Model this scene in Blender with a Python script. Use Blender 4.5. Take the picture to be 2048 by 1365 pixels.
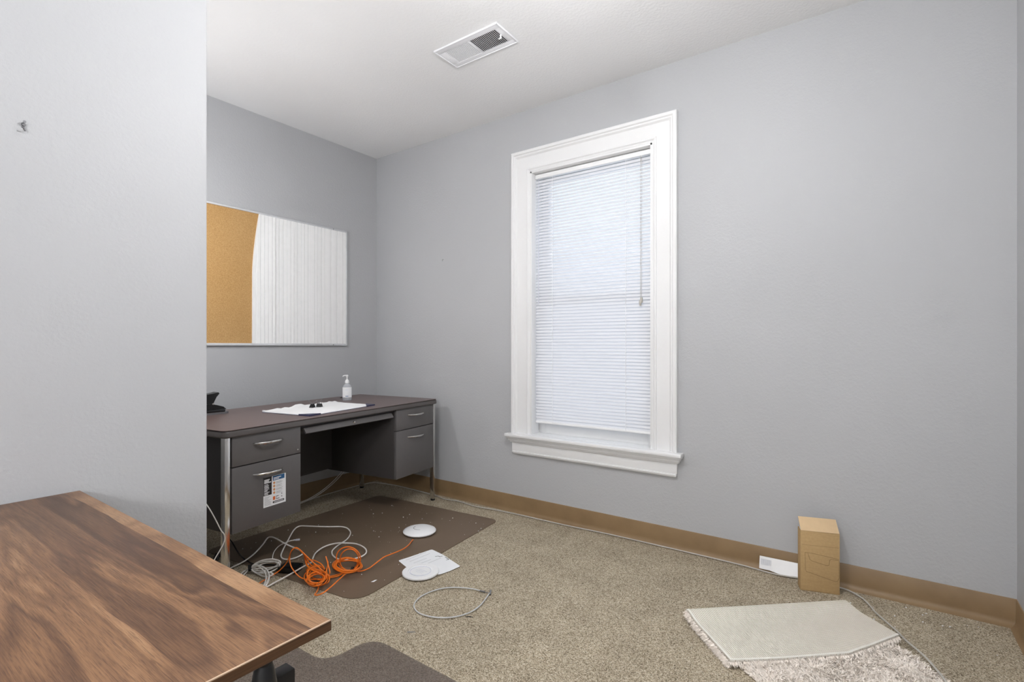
import bpy, bmesh, math, random
from mathutils import Vector, Matrix
for o in list(bpy.data.objects): bpy.data.objects.remove(o)
scene = bpy.context.scene
COL = scene.collection
R = math.radians

# ------------------------------------------------------------------ camera
cam_d = bpy.data.cameras.new('camera'); cam = bpy.data.objects.new('camera', cam_d); COL.objects.link(cam)
cam.location = (0, 0, 1.14); cam.rotation_euler = (R(90), 0, R(35.44))
cam_d.sensor_width = 36; cam_d.lens = 36*1013/2048; cam_d.shift_y = 10.5/2048
cam_d.clip_start = .02
scene.camera = cam
# ------------------------------------------------------------------ light
world = bpy.data.worlds.new('sky'); scene.world = world; world.use_nodes = True
bg = world.node_tree.nodes['Background']; bg.inputs[0].default_value = (.72, .84, 1, 1); bg.inputs[1].default_value = .36
LAMP = 84.0          # radiance of the ceiling globe
FILL_SHADE = 19.0         # radiance of the added fill lamp behind the camera
scene.view_settings.view_transform = 'Standard'; scene.view_settings.look = 'None'
scene.view_settings.exposure = 2.05; scene.view_settings.gamma = 1.0
scene.view_settings.use_curve_mapping = False

# ------------------------------------------------------------------ materials
def lin(c):
    return tuple((v/255/12.92 if v/255 <= .04045 else ((v/255+.055)/1.055)**2.4) for v in c)+(1,)
class NT:
    def __init__(s, name):
        s.m = bpy.data.materials.new(name); s.m.use_nodes = True; s.t = s.m.node_tree
        s.b = s.t.nodes['Principled BSDF']; s.out = s.t.nodes['Material Output']
    def n(s, typ, **kw):
        x = s.t.nodes.new(typ)
        for k, v in kw.items():
            if k.startswith('i_'):
                x.inputs[k[2:].replace('_', ' ')].default_value = v
            else: setattr(x, k, v)
        return x
    def l(s, a, b): s.t.links.new(a, b)
    def coords(s, scale=(1, 1, 1), kind='Object', rot=(0, 0, 0), loc=(0, 0, 0)):
        c = s.n('ShaderNodeTexCoord'); m = s.n('ShaderNodeMapping')
        m.inputs['Scale'].default_value = scale; m.inputs['Rotation'].default_value = rot; m.inputs['Location'].default_value = loc
        s.l(c.outputs[kind], m.inputs[0]); return m.outputs[0]
    def noise(s, vec, scale, detail=2, rough=.5, dist=0):
        x = s.n('ShaderNodeTexNoise'); x.inputs['Scale'].default_value = scale; x.inputs['Detail'].default_value = detail
        x.inputs['Roughness'].default_value = rough; x.inputs['Distortion'].default_value = dist
        s.l(vec, x.inputs['Vector']); return x.outputs['Fac']
    def ramp(s, fac, stops, interp='LINEAR'):
        x = s.n('ShaderNodeValToRGB'); e = x.color_ramp.elements; x.color_ramp.interpolation = interp
        while len(e) < len(stops): e.new(.5)
        for el, (p, c) in zip(e, stops): el.position = p; el.color = c
        s.l(fac, x.inputs[0]); return x.outputs[0]
    def bump(s, h, strength=.2, dist=.001):
        x = s.n('ShaderNodeBump'); x.inputs['Strength'].default_value = strength; x.inputs['Distance'].default_value = dist
        s.l(h, x.inputs['Height']); s.l(x.outputs[0], s.b.inputs['Normal']); return x
    def math(s, op, a, b=None, c=None):
        x = s.n('ShaderNodeMath'); x.operation = op
        for i, v in enumerate((a, b, c)):
            if v is None: continue
            if isinstance(v, (int, float)): x.inputs[i].default_value = v
            else: s.l(v, x.inputs[i])
        return x.outputs[0]
    def mix(s, f, a, b, mode='MIX'):
        x = s.n('ShaderNodeMix', data_type='RGBA', blend_type=mode)
        for i, v in ((0, f), (6, a), (7, b)):
            if isinstance(v, (int, float, tuple)): x.inputs[i].default_value = v
            else: s.l(v, x.inputs[i])
        return x.outputs[2]
    def set(s, col=None, rough=.5, metal=0, spec=.5):
        if col is not None:
            if isinstance(col, tuple): s.b.inputs['Base Color'].default_value = col
            else: s.l(col, s.b.inputs['Base Color'])
        s.b.inputs['Roughness'].default_value = rough; s.b.inputs['Metallic'].default_value = metal
        s.b.inputs['Specular IOR Level'].default_value = spec
        return s
def plain(name, rgb, rough=.5, metal=0, spec=.5, vary=.04, scale=30, bump=0):
    t = NT(name); v = t.coords(); f = t.noise(v, scale, 3)
    c = lin(rgb); a = tuple(x*(1-vary) for x in c[:3])+(1,); b = tuple(min(1, x*(1+vary)) for x in c[:3])+(1,)
    t.set(t.ramp(f, [(.3, a), (.7, b)]), rough, metal, spec)
    if bump: t.bump(f, bump, .001)
    return t.m
M = {}
def paint(name, rgb, bs=.25, sc=95, rough=.55):
    t = NT(name); v = t.coords()
    f = t.noise(v, sc, 3, .55); g = t.noise(v, 1.3, 2)
    c = lin(rgb); t.set(t.ramp(g, [(.3, tuple(x*.975 for x in c[:3])+(1,)), (.7, tuple(x*1.02 for x in c[:3])+(1,))]), rough, 0, .35)
    h = t.ramp(f, [(.42, (0, 0, 0, 1)), (.62, (1, 1, 1, 1))]); t.bump(h, bs, .0012)
    return t.m
M['wall'] = paint('grey_wall_paint', (180, 181, 183))
M['ceiling'] = paint('white_ceiling_paint', (236, 236, 236), .35, 70, .8)
M['trim'] = paint('white_gloss_paint', (228, 228, 228), .12, 40, .35)
t = NT('carpet'); v = t.coords()
vo = t.n('ShaderNodeTexVoronoi'); vo.inputs['Scale'].default_value = 330; t.l(v, vo.inputs['Vector'])
sep = t.n('ShaderNodeSeparateColor'); t.l(vo.outputs['Color'], sep.inputs[0])
big = t.noise(v, 6, 3)
c1 = t.ramp(sep.outputs[0], [(0, lin((90, 80, 65))), (.14, lin((128, 116, 97))), (.45, lin((165, 152, 130))), (.75, lin((184, 171, 149))), (1, lin((208, 199, 180)))])
c2 = t.mix(.5, c1, t.ramp(big, [(.35, (.42, .42, .42, 1)), (.65, (.58, .58, .58, 1))]), 'OVERLAY')
t.set(c2, .95, 0, .1); t.bump(vo.outputs['Distance'], .45, .002); M['carpet'] = t.m
t = NT('vinyl_cove_base'); v = t.coords(); f = t.noise(v, 8, 3)
t.set(t.ramp(f, [(.3, lin((130, 106, 76))), (.7, lin((142, 117, 85)))]), .42, 0, .4); M['base'] = t.m
# walnut veneer: boards laid side by side across local y, grain along local x
t = NT('walnut_veneer'); tc = t.n('ShaderNodeTexCoord'); sx = t.n('ShaderNodeSeparateXYZ'); t.l(tc.outputs['Object'], sx.inputs[0])
wob = t.noise(t.coords((1.2, 3, 1)), 1.5, 2)
yy = t.math('ADD', sx.outputs[1], t.math('MULTIPLY', t.math('SUBTRACT', wob, .5), .05))
bd = t.math('FLOOR', t.math('MULTIPLY', t.math('ADD', yy, .035), 6.3))
wn = t.n('ShaderNodeTexWhiteNoise', noise_dimensions='1D'); t.l(bd, wn.inputs['W'])
cb = t.n('ShaderNodeCombineXYZ'); t.l(t.math('MULTIPLY', sx.outputs[0], .55), cb.inputs[0]); t.l(t.math('MULTIPLY', sx.outputs[1], 3.6), cb.inputs[1]); t.l(t.math('MULTIPLY', bd, 3.7), cb.inputs[2])
n1 = t.noise(cb.outputs[0], 2.1, 3, .5, .6)
rings = t.math('FRACT', t.math('MULTIPLY', n1, 9))
rings = t.math('ABSOLUTE', t.math('SUBTRACT', t.math('MULTIPLY', rings, 2), 1))
fine = t.noise(t.coords((5, 190, 40)), 3, 4, .65)
pore = t.noise(t.coords((14, 520, 60)), 2, 2, .6)
tone = t.math('ADD', t.math('MULTIPLY', n1, .65), t.math('ADD', t.math('MULTIPLY', rings, .17), t.math('ADD', t.math('MULTIPLY', fine, .40), t.math('MULTIPLY', wn.outputs[0], .20))))
cw = t.ramp(tone, [(.50, lin((84, 59, 43))), (.63, lin((112, 81, 58))), (.76, lin((140, 104, 74))), (.92, lin((168, 131, 97)))])
cw = t.mix(t.ramp(pore, [(.38, (.5, .5, .5, 1)), (.47, (0, 0, 0, 1))]), cw, lin((72, 48, 35)))
t.set(cw, .42, 0, .4); t.bump(pore, .06, .0004); M['walnut'] = t.m
t = NT('dark_walnut_edge'); t.set(t.ramp(t.noise(t.coords((3, 3, 260)), 3, 4), [(.3, lin((66, 44, 28))), (.7, lin((98, 68, 44)))]), .45, 0, .4); M['walnut_dark'] = t.m
M['edge_band'] = plain('pale_edge_chamfer', (205, 178, 152), .35)
M['black_metal'] = plain('black_powder_coat', (24, 24, 25), .35)
M['black_plastic'] = plain('black_plastic', (17, 17, 18), .3)
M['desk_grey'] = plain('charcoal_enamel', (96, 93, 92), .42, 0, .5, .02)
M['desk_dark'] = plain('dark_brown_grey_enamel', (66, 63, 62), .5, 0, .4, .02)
t = NT('mahogany_laminate'); fine = t.noise(t.coords((70, 3, 10)), 3, 4, .6)
t.set(t.ramp(fine, [(.3, lin((96, 80, 77))), (.7, lin((108, 91, 87)))]), .36, 0, .5); M['desk_top'] = t.m
M['desk_edge'] = plain('grey_vinyl_edge', (88, 83, 81), .4)
M['chrome'] = plain('chrome', (215, 213, 210), .12, 1, .5, .02)
M['alu'] = plain('brushed_aluminium', (225, 226, 228), .35, .6)
M['white_plastic'] = plain('white_plastic', (238, 238, 238), .35, 0, .5, .01)
M['white_vent'] = plain('white_enamel_vent', (235, 235, 238), .4, 0, .5, .01)
M['duct'] = plain('dark_duct', (52, 50, 50), .8)
t = NT('cork'); v = t.coords(); f = t.noise(v, 160, 4, .7); g = t.noise(v, 3, 2)
t.set(t.mix(.35, t.ramp(f, [(.3, lin((154, 118, 72))), (.5, lin((186, 148, 97))), (.7, lin((206, 172, 122)))]), t.ramp(g, [(.3, lin((180, 140, 90))), (.7, lin((192, 154, 106)))])), .9, 0, .15); t.bump(f, .25, .001); M['cork'] = t.m
M['white_board'] = plain('white_ribbed_panel', (244, 244, 243), .5, 0, .4, .015)
M['groove'] = plain('panel_groove_grey', (198, 198, 198), .7)
def vinyl(name, rgb, opac, rough):
    t = NT(name); v = t.coords(); f = t.noise(v, 420, 2)
    t.set(lin(rgb), rough, 0, .45); t.bump(f, .25, .0006)
    tr = t.n('ShaderNodeBsdfTransparent'); mx = t.n('ShaderNodeMixShader'); mx.inputs[0].default_value = opac
    t.l(tr.outputs[0], mx.inputs[1]); t.l(t.b.outputs[0], mx.inputs[2]); t.l(mx.outputs[0], t.out.inputs[0]); return t.m
M['mat_brown'] = vinyl('brown_vinyl_mat', (124, 106, 88), .82, .42)
M['mat_clear'] = vinyl('smoky_vinyl_mat', (122, 110, 104), .38, .38)
M['orange'] = plain('orange_cable_jacket', (236, 122, 30), .42, 0, .5, .03)
M['white_cable'] = plain('white_cable_jacket', (226, 222, 216), .45, 0, .5, .02)
M['grey_cable'] = plain('grey_cable_jacket', (186, 182, 174), .5, 0, .5, .03)
M['black_cable'] = plain('black_cable_jacket', (18, 18, 18), .35)
M['velcro'] = plain('black_velcro', (20, 20, 21), .9)
M['steel_wire'] = plain('silver_wire_jacket', (212, 214, 216), .35, .2)
M['paper'] = plain('white_paper', (236, 237, 238), .75, 0, .3, .02, 6)
M['ink'] = plain('printed_grey_ink', (150, 150, 152), .8)
M['ink_dark'] = plain('printed_dark_ink', (45, 46, 48), .8)
t = NT('cardboard'); v = t.coords((1, 1, 1)); f = t.noise(t.coords((6, 6, 160)), 2, 3); g = t.noise(v, 90, 3)
t.set(t.mix(.5, t.ramp(f, [(.3, lin((176, 147, 104))), (.7, lin((190, 161, 117)))]), t.ramp(g, [(.3, lin((176, 147, 104))), (.7, lin((192, 163, 119)))])), .85, 0, .2); M['card'] = t.m
M['card_in'] = plain('pale_cardboard_inside', (214, 186, 148), .85, 0, .2, .03)
M['card_ink'] = plain('printed_brown_line', (112, 86, 50), .85)
t = NT('woven_rug_backing'); uv = t.coords((1, 1, 1), 'UV'); s2 = t.n('ShaderNodeSeparateXYZ'); t.l(uv, s2.inputs[0])
st = t.math('SINE', t.math('MULTIPLY', s2.outputs[0], 6.28318*145)); st2 = t.math('SINE', t.math('MULTIPLY', s2.outputs[1], 6.28318*95))
hh = t.math('ADD', st, t.math('MULTIPLY', st2, .10))
t.set(t.ramp(t.math('ADD', t.math('MULTIPLY', hh, .35), .5), [(.10, lin((160, 147, 130))), (.40, lin((230, 222, 209))), (.8, lin((247, 242, 232)))]), .9, 0, .15); t.bump(hh, .6, .0015); M['woven'] = t.m
M['rug_tape'] = plain('cream_binding_tape', (232, 228, 219), .85, 0, .2, .03)
M['pile'] = plain('ivory_shag_pile', (250, 241, 231), .85, 0, .2, .05, 60)
t = NT('blind_slat'); t.set(lin((224, 224, 226)), .4, 0, .4)
tl = t.n('ShaderNodeBsdfTranslucent'); tl.inputs[0].default_value = (.80, .83, .9, 1); mx = t.n('ShaderNodeMixShader'); mx.inputs[0].default_value = .13
t.l(t.b.outputs[0], mx.inputs[1]); t.l(tl.outputs[0], mx.inputs[2]); t.l(mx.outputs[0], t.out.inputs[0]); M['slat'] = t.m
t = NT('window_glass'); g = t.n('ShaderNodeBsdfGlossy'); g.inputs['Roughness'].default_value = .02; tr = t.n('ShaderNodeBsdfTransparent'); mx = t.n('ShaderNodeMixShader'); mx.inputs[0].default_value = .06
t.l(tr.outputs[0], mx.inputs[1]); t.l(g.outputs[0], mx.inputs[2]); t.l(mx.outputs[0], t.out.inputs[0]); M['glass'] = t.m
t = NT('clear_bottle'); t.set((.93, .95, .97, 1), .05, 0, .5); t.b.inputs['Transmission Weight'].default_value = .0
tr = t.n('ShaderNodeBsdfTransparent'); tr.inputs[0].default_value = (.93, .94, .96, 1); mx = t.n('ShaderNodeMixShader'); mx.inputs[0].default_value = .28
t.l(tr.outputs[0], mx.inputs[1]); t.l(t.b.outputs[0], mx.inputs[2]); t.l(mx.outputs[0], t.out.inputs[0]); M['clear'] = t.m
M['label_grey'] = plain('pale_blue_grey_label', (214, 216, 226), .5)
M['navy'] = plain('navy_vinyl_corner', (52, 54, 84), .45)
M['blue'] = plain('blue_print', (42, 92, 138), .6)
M['ink_black'] = plain('black_print', (32, 30, 30), .6)
M['ink_orange'] = plain('orange_print', (214, 106, 52), .6)
M['ink_tan'] = plain('tan_icon_print', (216, 172, 132), .6)
M['white_print'] = plain('white_print', (232, 232, 232), .6)
M['steel'] = plain('zinc_steel', (140, 140, 142), .35, .8)
t = NT('lamp_glass'); t.set((1, 1, 1, 1), .4); t.b.inputs['Emission Color'].default_value = (.99, .99, 1, 1); t.b.inputs['Emission Strength'].default_value = LAMP; M['lamp'] = t.m
t = NT('fill_globe_glass'); t.set((1, 1, 1, 1), .4); t.b.inputs['Emission Color'].default_value = (.99, .99, 1, 1); t.b.inputs['Emission Strength'].default_value = LAMP*.42; M['lamp_fill'] = t.m  # glow of the added fill globe in the desk corner
t = NT('glowing_fill_shade'); t.set((1, 1, 1, 1), .4); t.b.inputs['Emission Color'].default_value = (.99, .99, 1, 1); t.b.inputs['Emission Strength'].default_value = FILL_SHADE; M['shade'] = t.m  # glow of the added fill lamp behind the camera

# ------------------------------------------------------------------ mesh helpers
class MB:
    def __init__(s): s.v = []; s.f = []; s.uv = None
    def add(s, vs, fs):
        b = len(s.v); s.v += [Vector(p) for p in vs]; s.f += [tuple(i+b for i in f) for f in fs]; return s
    def bm(s, bm, mat=None):
        bm.verts.index_update()
        vs = [(mat @ v.co if mat else v.co.copy()) for v in bm.verts]
        s.add(vs, [[v.index for v in f.verts] for f in bm.faces]); bm.free(); return s
    def box(s, x0, x1, y0, y1, z0, z1, bev=0, mat=None, seg=2):
        b = bmesh.new(); bmesh.ops.create_cube(b, size=1)
        for v in b.verts: v.co = Vector(((x0+x1)/2+v.co.x*(x1-x0), (y0+y1)/2+v.co.y*(y1-y0), (z0+z1)/2+v.co.z*(z1-z0)))
        if bev: bmesh.ops.bevel(b, geom=list(b.edges), offset=bev, segments=seg, affect='EDGES', profile=.5)
        return s.bm(b, mat)
    def lathe(s, prof, n=32, mat=None, caps=True):
        vs = []; fs = []
        for r, z in prof:
            for k in range(n):
                a = 2*math.pi*k/n; vs.append(Vector((r*math.cos(a), r*math.sin(a), z)))
        m = len(prof)
        for i in range(m-1):
            for k in range(n):
                fs.append((i*n+k, i*n+(k+1) % n, (i+1)*n+(k+1) % n, (i+1)*n+k))
        if caps: fs += [tuple(range(n))[::-1], tuple(range((m-1)*n, m*n))]
        if mat: vs = [mat @ v for v in vs]
        return s.add(vs, fs)
    def tube(s, pts, r, n=8, closed=False, radii=None):
        P = [Vector(p) for p in pts]; m = len(P); vs = []; fs = []
        up = None
        for i in range(m):
            a = P[(i-1) % m] if (closed or i) else P[i]; b = P[(i+1) % m] if (closed or i < m-1) else P[i]
            d = (b-a); d = d.normalized() if d.length > 1e-9 else Vector((0, 0, 1))
            if up is None:
                up = Vector((0, 0, 1)) if abs(d.z) < .9 else Vector((1, 0, 0))
            u = up-d*up.dot(d)
            u = u.normalized() if u.length > 1e-6 else d.orthogonal().normalized()
            up = u; w = d.cross(u); rr = radii[i] if radii else r
            for k in range(n):
                t_ = 2*math.pi*k/n; vs.append(P[i]+(u*math.cos(t_)+w*math.sin(t_))*rr)
        for i in range(m if closed else m-1):
            j = (i+1) % m
            for k in range(n): fs.append((i*n+k, i*n+(k+1) % n, j*n+(k+1) % n, j*n+k))
        if not closed: fs += [tuple(range(n))[::-1], tuple(range((m-1)*n, m*n))]
        return s.add(vs, fs)
    def prism(s, poly, z0, z1, mat=None):
        n = len(poly); vs = [Vector((x, y, z0)) for x, y in poly]+[Vector((x, y, z1)) for x, y in poly]
        if mat: vs = [mat @ v for v in vs]
        fs = [tuple(range(n))[::-1], tuple(range(n, 2*n))]+[(k, (k+1) % n, n+(k+1) % n, n+k) for k in range(n)]
        return s.add(vs, fs)
def smooth(pts, sub=6, closed=False):
    P = [Vector(p) for p in pts]; m = len(P); out = []
    for i in range(m if closed else m-1):
        g = lambda k: P[k % m] if closed else P[min(max(k, 0), m-1)]
        p0, p1, p2, p3 = g(i-1), g(i), g(i+1), g(i+2)
        for j in range(sub):
            u = j/sub
            out.append(.5*((2*p1)+(p2-p0)*u+(2*p0-5*p1+4*p2-p3)*u*u+(3*p1-p0-3*p2+p3)*u**3))
    if not closed: out.append(P[-1])
    return out
def rounded(poly, rads, seg=6):
    out = []; n = len(poly)
    for i in range(n):
        p = Vector(poly[i]); r = rads[i] if isinstance(rads, (list, tuple)) else rads
        a = Vector(poly[i-1])-p; b = Vector(poly[(i+1) % n])-p
        if r <= 0: out.append(tuple(p)); continue
        an = a.angle(b); d = min(r/math.tan(an/2), a.length*.48, b.length*.48)
        A = p+a.normalized()*d; B = p+b.normalized()*d
        for k in range(seg+1):
            u = k/seg; q = A*(1-u)**2+p*2*u*(1-u)+B*u*u; out.append((q.x, q.y))
    return out
def meshobj(name, mb, mat, parent=None, sm=35, world=False):
    me = bpy.data.meshes.new(name); vs = mb.v
    if world and parent is not None:
        rt = parent.parent or parent; inv = rt.matrix_basis.inverted(); vs = [inv @ v for v in vs]
    me.from_pydata([tuple(v) for v in vs], [], mb.f); me.validate(); me.update()
    b = bmesh.new(); b.from_mesh(me); bmesh.ops.recalc_face_normals(b, faces=b.faces); b.to_mesh(me); b.free()
    if sm:
        me.polygons.foreach_set('use_smooth', [True]*len(me.polygons)); me.set_sharp_from_angle(angle=R(sm))
    if mat: me.materials.append(M[mat])
    o = bpy.data.objects.new(name, me); COL.objects.link(o)
    if parent is not None: o.parent = parent
    return o
def part(name, mb, mat, root, world=False, sm=35, label=None):
    o = meshobj(name, mb, mat, root, sm, world)
    if label: o['label'] = label
    return o
def tag(o, label, cat, group=None, kind=None):
    o['label'] = label; o['category'] = cat
    if group: o['group'] = group
    if kind: o['kind'] = kind
    return o
def thing(name, label, cat, loc=(0, 0, 0), rz=0, group=None):
    o = bpy.data.objects.new(name, None); COL.objects.link(o); o.empty_display_size = .05
    o.location = loc; o.rotation_euler = (0, 0, rz); tag(o, label, cat, group)
    o.matrix_basis = Matrix.Translation(loc) @ Matrix.Rotation(rz, 4, 'Z')
    return o
def struct(name, mb, mat, label, cat, sm=0):
    o = meshobj(name, mb, mat, None, sm); tag(o, label, cat, None, 'structure'); return o
def share(name, src, parent, loc=(0, 0, 0), rot=(0, 0, 0)):
    o = bpy.data.objects.new(name, src.data); COL.objects.link(o); o.parent = parent; o.location = loc; o.rotation_euler = rot; return o

# ------------------------------------------------------------------ room shell
XA, YB, XC, YR, ZC = -3.457, 2.858, .477, -2.4, 2.744      # back wall, window wall, right wall, rear wall, ceiling
XP, YP = -1.85, .805                                       # projecting wall on the left: face and end
WX0, WX1, WZ0, WZ1 = -1.876, -1.034, .545, 2.315           # window opening
TH = .18
struct('floor', MB().box(XA-TH, XC+TH, YR-TH, YB+TH, -.1, 0), 'carpet', 'speckled beige and brown loop carpet floor', 'floor')
struct('ceiling', MB().box(XA-TH, XC+TH, YR-TH, YB+TH, ZC, ZC+.1), 'ceiling', 'white lightly textured ceiling', 'ceiling')
struct('wall_back', MB().box(XA-TH, XA, YP, YB+TH, 0, ZC), 'wall', 'grey wall behind the metal desk', 'wall')
mb = MB().box(XA, WX0, YB, YB+TH, 0, ZC).box(WX1, XC+TH, YB, YB+TH, 0, ZC).box(WX0, WX1, YB, YB+TH, 0, WZ0).box(WX0, WX1, YB, YB+TH, WZ1, ZC)
struct('wall_window', mb, 'wall', 'long grey wall with the white window', 'wall')
struct('wall_right', MB().box(XC, XC+TH, YR-TH, YB, 0, ZC), 'wall', 'sliver of grey wall at the right edge of the picture', 'wall')
struct('wall_rear', MB().box(XP, XC, YR-TH, YR, 0, ZC), 'wall', 'grey wall behind the viewer', 'wall')
struct('wall_left', MB().box(XA-TH, XP, YR-TH, YP, 0, ZC, .004), 'wall', 'near grey wall at the left beside the walnut table', 'wall')
# vinyl cove base: flat face with a rounded lip and a flared toe; profile (distance from wall, height)
BP = [(0, .114), (.0025, .1135), (.004, .111), (.0045, .03), (.006, .018), (.011, .008), (.020, .0025), (.024, 0), (0, 0)]
def cove(name, a, b, nrm, label):
    a = Vector(a); b = Vector(b); nrm = Vector(nrm); n = len(BP)
    vs = [a+nrm*d+Vector((0, 0, z)) for d, z in BP]+[b+nrm*d+Vector((0, 0, z)) for d, z in BP]
    fs = [(k, (k+1) % n, n+(k+1) % n, n+k) for k in range(n)]+[tuple(range(n))[::-1], tuple(range(n, 2*n))]
    return struct(name, MB().add(vs, fs), 'base', label, 'baseboard', 50)
cove('baseboard_back', (XA, YP, 0), (XA, YB, 0), (1, 0, 0), 'brown vinyl baseboard under the metal desk')
cove('baseboard_window', (XA, YB, 0), (XC, YB, 0), (0, -1, 0), 'long brown vinyl baseboard below the window')
cove('baseboard_right', (XC, YR, 0), (XC, YB, 0), (-1, 0, 0), 'short piece of brown vinyl baseboard at the right edge of the picture')
cove('baseboard_left', (XP, YR, 0), (XP, YP, 0), (1, 0, 0), 'brown vinyl baseboard hidden behind the walnut table')

# ------------------------------------------------------------------ window
win = bpy.data.objects.new('window_1', None); COL.objects.link(win); win.location = ((WX0+WX1)/2, YB, WZ0)
win.matrix_basis = Matrix.Translation(win.location)
tag(win, 'tall white painted wooden window with moulded casing and stool', 'window', None, 'structure')
cx0, cx1, cz1, cz0 = -2.022, -.888, 2.461, .545
prof = [(0, 0), (0, .030), (.006, .034), (.020, .034), (.026, .026), (.034, .026), (.040, .020), (.044, .016), (.118, .016), (.122, .021), (.130, .022), (.136, .016), (.146, .014), (.146, -.02)]
def casing(sides):
    vs = []; n = len(prof)
    path = [lambda w: (cx0+w, cz0), lambda w: (cx0+w, cz1-w), lambda w: (cx1-w, cz1-w), lambda w: (cx1-w, cz0)]
    i, j = sides
    for p in (path[i], path[j]):
        for w, d in prof:
            x, z = p(w); vs.append((x, YB-d, z))
    fs = [(k, k+1, n+k+1, n+k) for k in range(n-1)]+[(n-1, 0, n, 2*n-1), tuple(range(n))[::-1], tuple(range(n, 2*n))]
    return MB().add(vs, fs)
part('casing', casing((0, 1)), 'trim', win, True, 30); part('head_casing', casing((1, 2)), 'trim', win, True, 30); part('casing', casing((2, 3)), 'trim', win, True, 30)
# stool with stepped bed moulding, apron, bottom bead
def layers(L, d0):
    m = MB()
    for ex, d, z0, z1, bv in L: m.box(cx0-ex, cx1+ex, YB-d, YB+d0, z0, z1, bv)
    return m
part('stool', layers([(.034, .066, .522, .546, .007)], 0), 'trim', win, True)
st = MB().box(WX0, WX1, YB-.01, YB+TH, .50, .5485, .002); part('inner_sill', st, 'trim', win, True)
part('bed_moulding', layers([(.026, .054, .511, .5225, .004), (.018, .043, .496, .5115, .004), (.010, .032, .484, .4965, .004)], 0), 'trim', win, True)
part('apron', layers([(-.002, .020, .424, .485, .002)], 0), 'trim', win, True)
part('apron_bead', layers([(-.004, .026, .412, .425, .004), (-.008, .019, .405, .4125, .002)], 0), 'trim', win, True)
for x0, x1 in ((WX0-.001, WX0+.012), (WX1-.012, WX1+.001)): part('jamb', MB().box(x0, x1, YB-.012, YB+TH, WZ0, WZ1, .001), 'trim', win, True)
part('head_jamb', MB().box(WX0, WX1, YB-.012, YB+TH, WZ1-.012, WZ1+.001, .001), 'trim', win, True)
def sash(y, z0, z1, bot):
    a, b = WX0+.012, WX1-.012
    s_ = part('sash', MB().box(a, a+.05, y, y+.035, z0, z1, .003).box(b-.05, b, y, y+.035, z0, z1, .003).box(a+.049, b-.049, y, y+.035, z0, z0+bot, .003).box(a+.049, b-.049, y, y+.035, z1-.045, z1, .003), 'trim', win, True)
    part('pane', MB().box(a+.045, b-.045, y+.015, y+.019, z0+bot-.004, z1-.041), 'glass', s_, True, 0)
    return s_
sash(YB+.085, .548, 1.465, .075); sash(YB+.125, 1.425, WZ1-.012, .045)
# mini blind
BX0, BX1, BY, BT, BB = WX0+.015, WX1-.013, YB+.040, 2.298, .626
bl = thing('window_blind', 'closed white mini blind hanging inside the window', 'blind', ((BX0+BX1)/2, BY, BB))
part('headrail', MB().box(BX0, BX1, BY-.013, BY+.013, BT-.028, BT, .002), 'white_plastic', bl, True)
hw = (BX1-BX0)/2-.002; arc = []
for k in range(5):
    a = (k/4-.5); arc.append((a*.025, .0032*(1-(2*a)**2)))
vs = [(x, y, z) for x in (-hw, hw) for y, z in arc]
slat0 = None; pitch = .0206; n = int((BT-.05-BB-.012)/pitch); tilt = R(58)
for i in range(n+1):
    z = BB+.018+i*pitch
    if slat0 is None:
        slat0 = part('slat', MB().add(vs, [(k, k+1, 5+k+1, 5+k) for k in range(4)]), 'slat', bl, False, 60); o = slat0
    else: o = share('slat', slat0, bl)
    o.location = (0, 0, z-BB); o.rotation_euler = (tilt, 0, 0)
part('bottom_rail', MB().box(BX0+.002, BX1-.002, BY-.011, BY+.011, BB-.004, BB+.010, .003), 'white_plastic', bl, True)
for x in (BX0+.135, BX1-.165):
    for dy in (-.0135, .0135): part('ladder_cord', MB().box(x-.0012, x+.0012, BY+dy-.0006, BY+dy+.0006, BB+.002, BT-.02), 'white_plastic', bl, True)
part('tilt_wand', MB().tube([(BX0+.035, BY-.022, BT-.03), (BX0+.036, BY-.026, 1.42)], .0022, 6), 'label_grey', bl, True)
for dx, z in ((.062, 1.43), (.070, 1.415)):
    c_ = part('lift_cord', MB().tube([(BX1-dx, BY-.020, BT-.03), (BX1-dx, BY-.023, z)], .0011, 6), 'grey_cable', bl, True)
    part('cord_tassel', MB().lathe([(.0015, 0), (.0065, -.004), (.0075, -.02), (.005, -.033), (.001, -.034)][::-1], 12, Matrix.Translation((BX1-dx, BY-.023, z))), 'grey_cable', bl, True)
for x in (BX0+.028, BX1-.012):
    part('hold_down_pin', MB().tube([(x, BY-.012, BB), (x, BY-.012, BB-.05)], .0008, 5), 'steel', bl, True)

# ------------------------------------------------------------------ ceiling: vent and lamps
vx0, vx1, vy0, vy1 = -1.937, -1.515, 1.995, 2.180
vent = thing('ceiling_vent', 'white rectangular ceiling vent with two banks of thin louvres', 'vent', ((vx0+vx1)/2, (vy0+vy1)/2, ZC))
zf = ZC-.007
f = MB()
ix0, ix1, iy0, iy1 = vx0+.045, vx1-.035, vy0+.035, vy1-.030; xm = (ix0+ix1)/2-.005
for a in ((vx0, vx1, vy0, iy0), (vx0, vx1, iy1, vy1), (vx0, ix0, iy0, iy1), (ix1, vx1, iy0, iy1), (xm-.006, xm+.006, iy0, iy1)):
    f.box(a[0], a[1], a[2], a[3], zf, ZC-.0005, .0012)
part('face_frame', f, 'white_vent', vent, True)
part('rim', MB().box(vx0-.003, vx1+.003, vy0-.003, vy0+.003, zf-.003, ZC-.0005, .001).box(vx0-.003, vx1+.003, vy1-.003, vy1+.003, zf-.003, ZC-.0005, .001).box(vx0-.003, vx0+.003, vy0, vy1, zf-.003, ZC-.0005, .001).box(vx1-.003, vx1+.003, vy0, vy1, zf-.003, ZC-.0005, .001), 'white_vent', vent, True)
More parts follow.
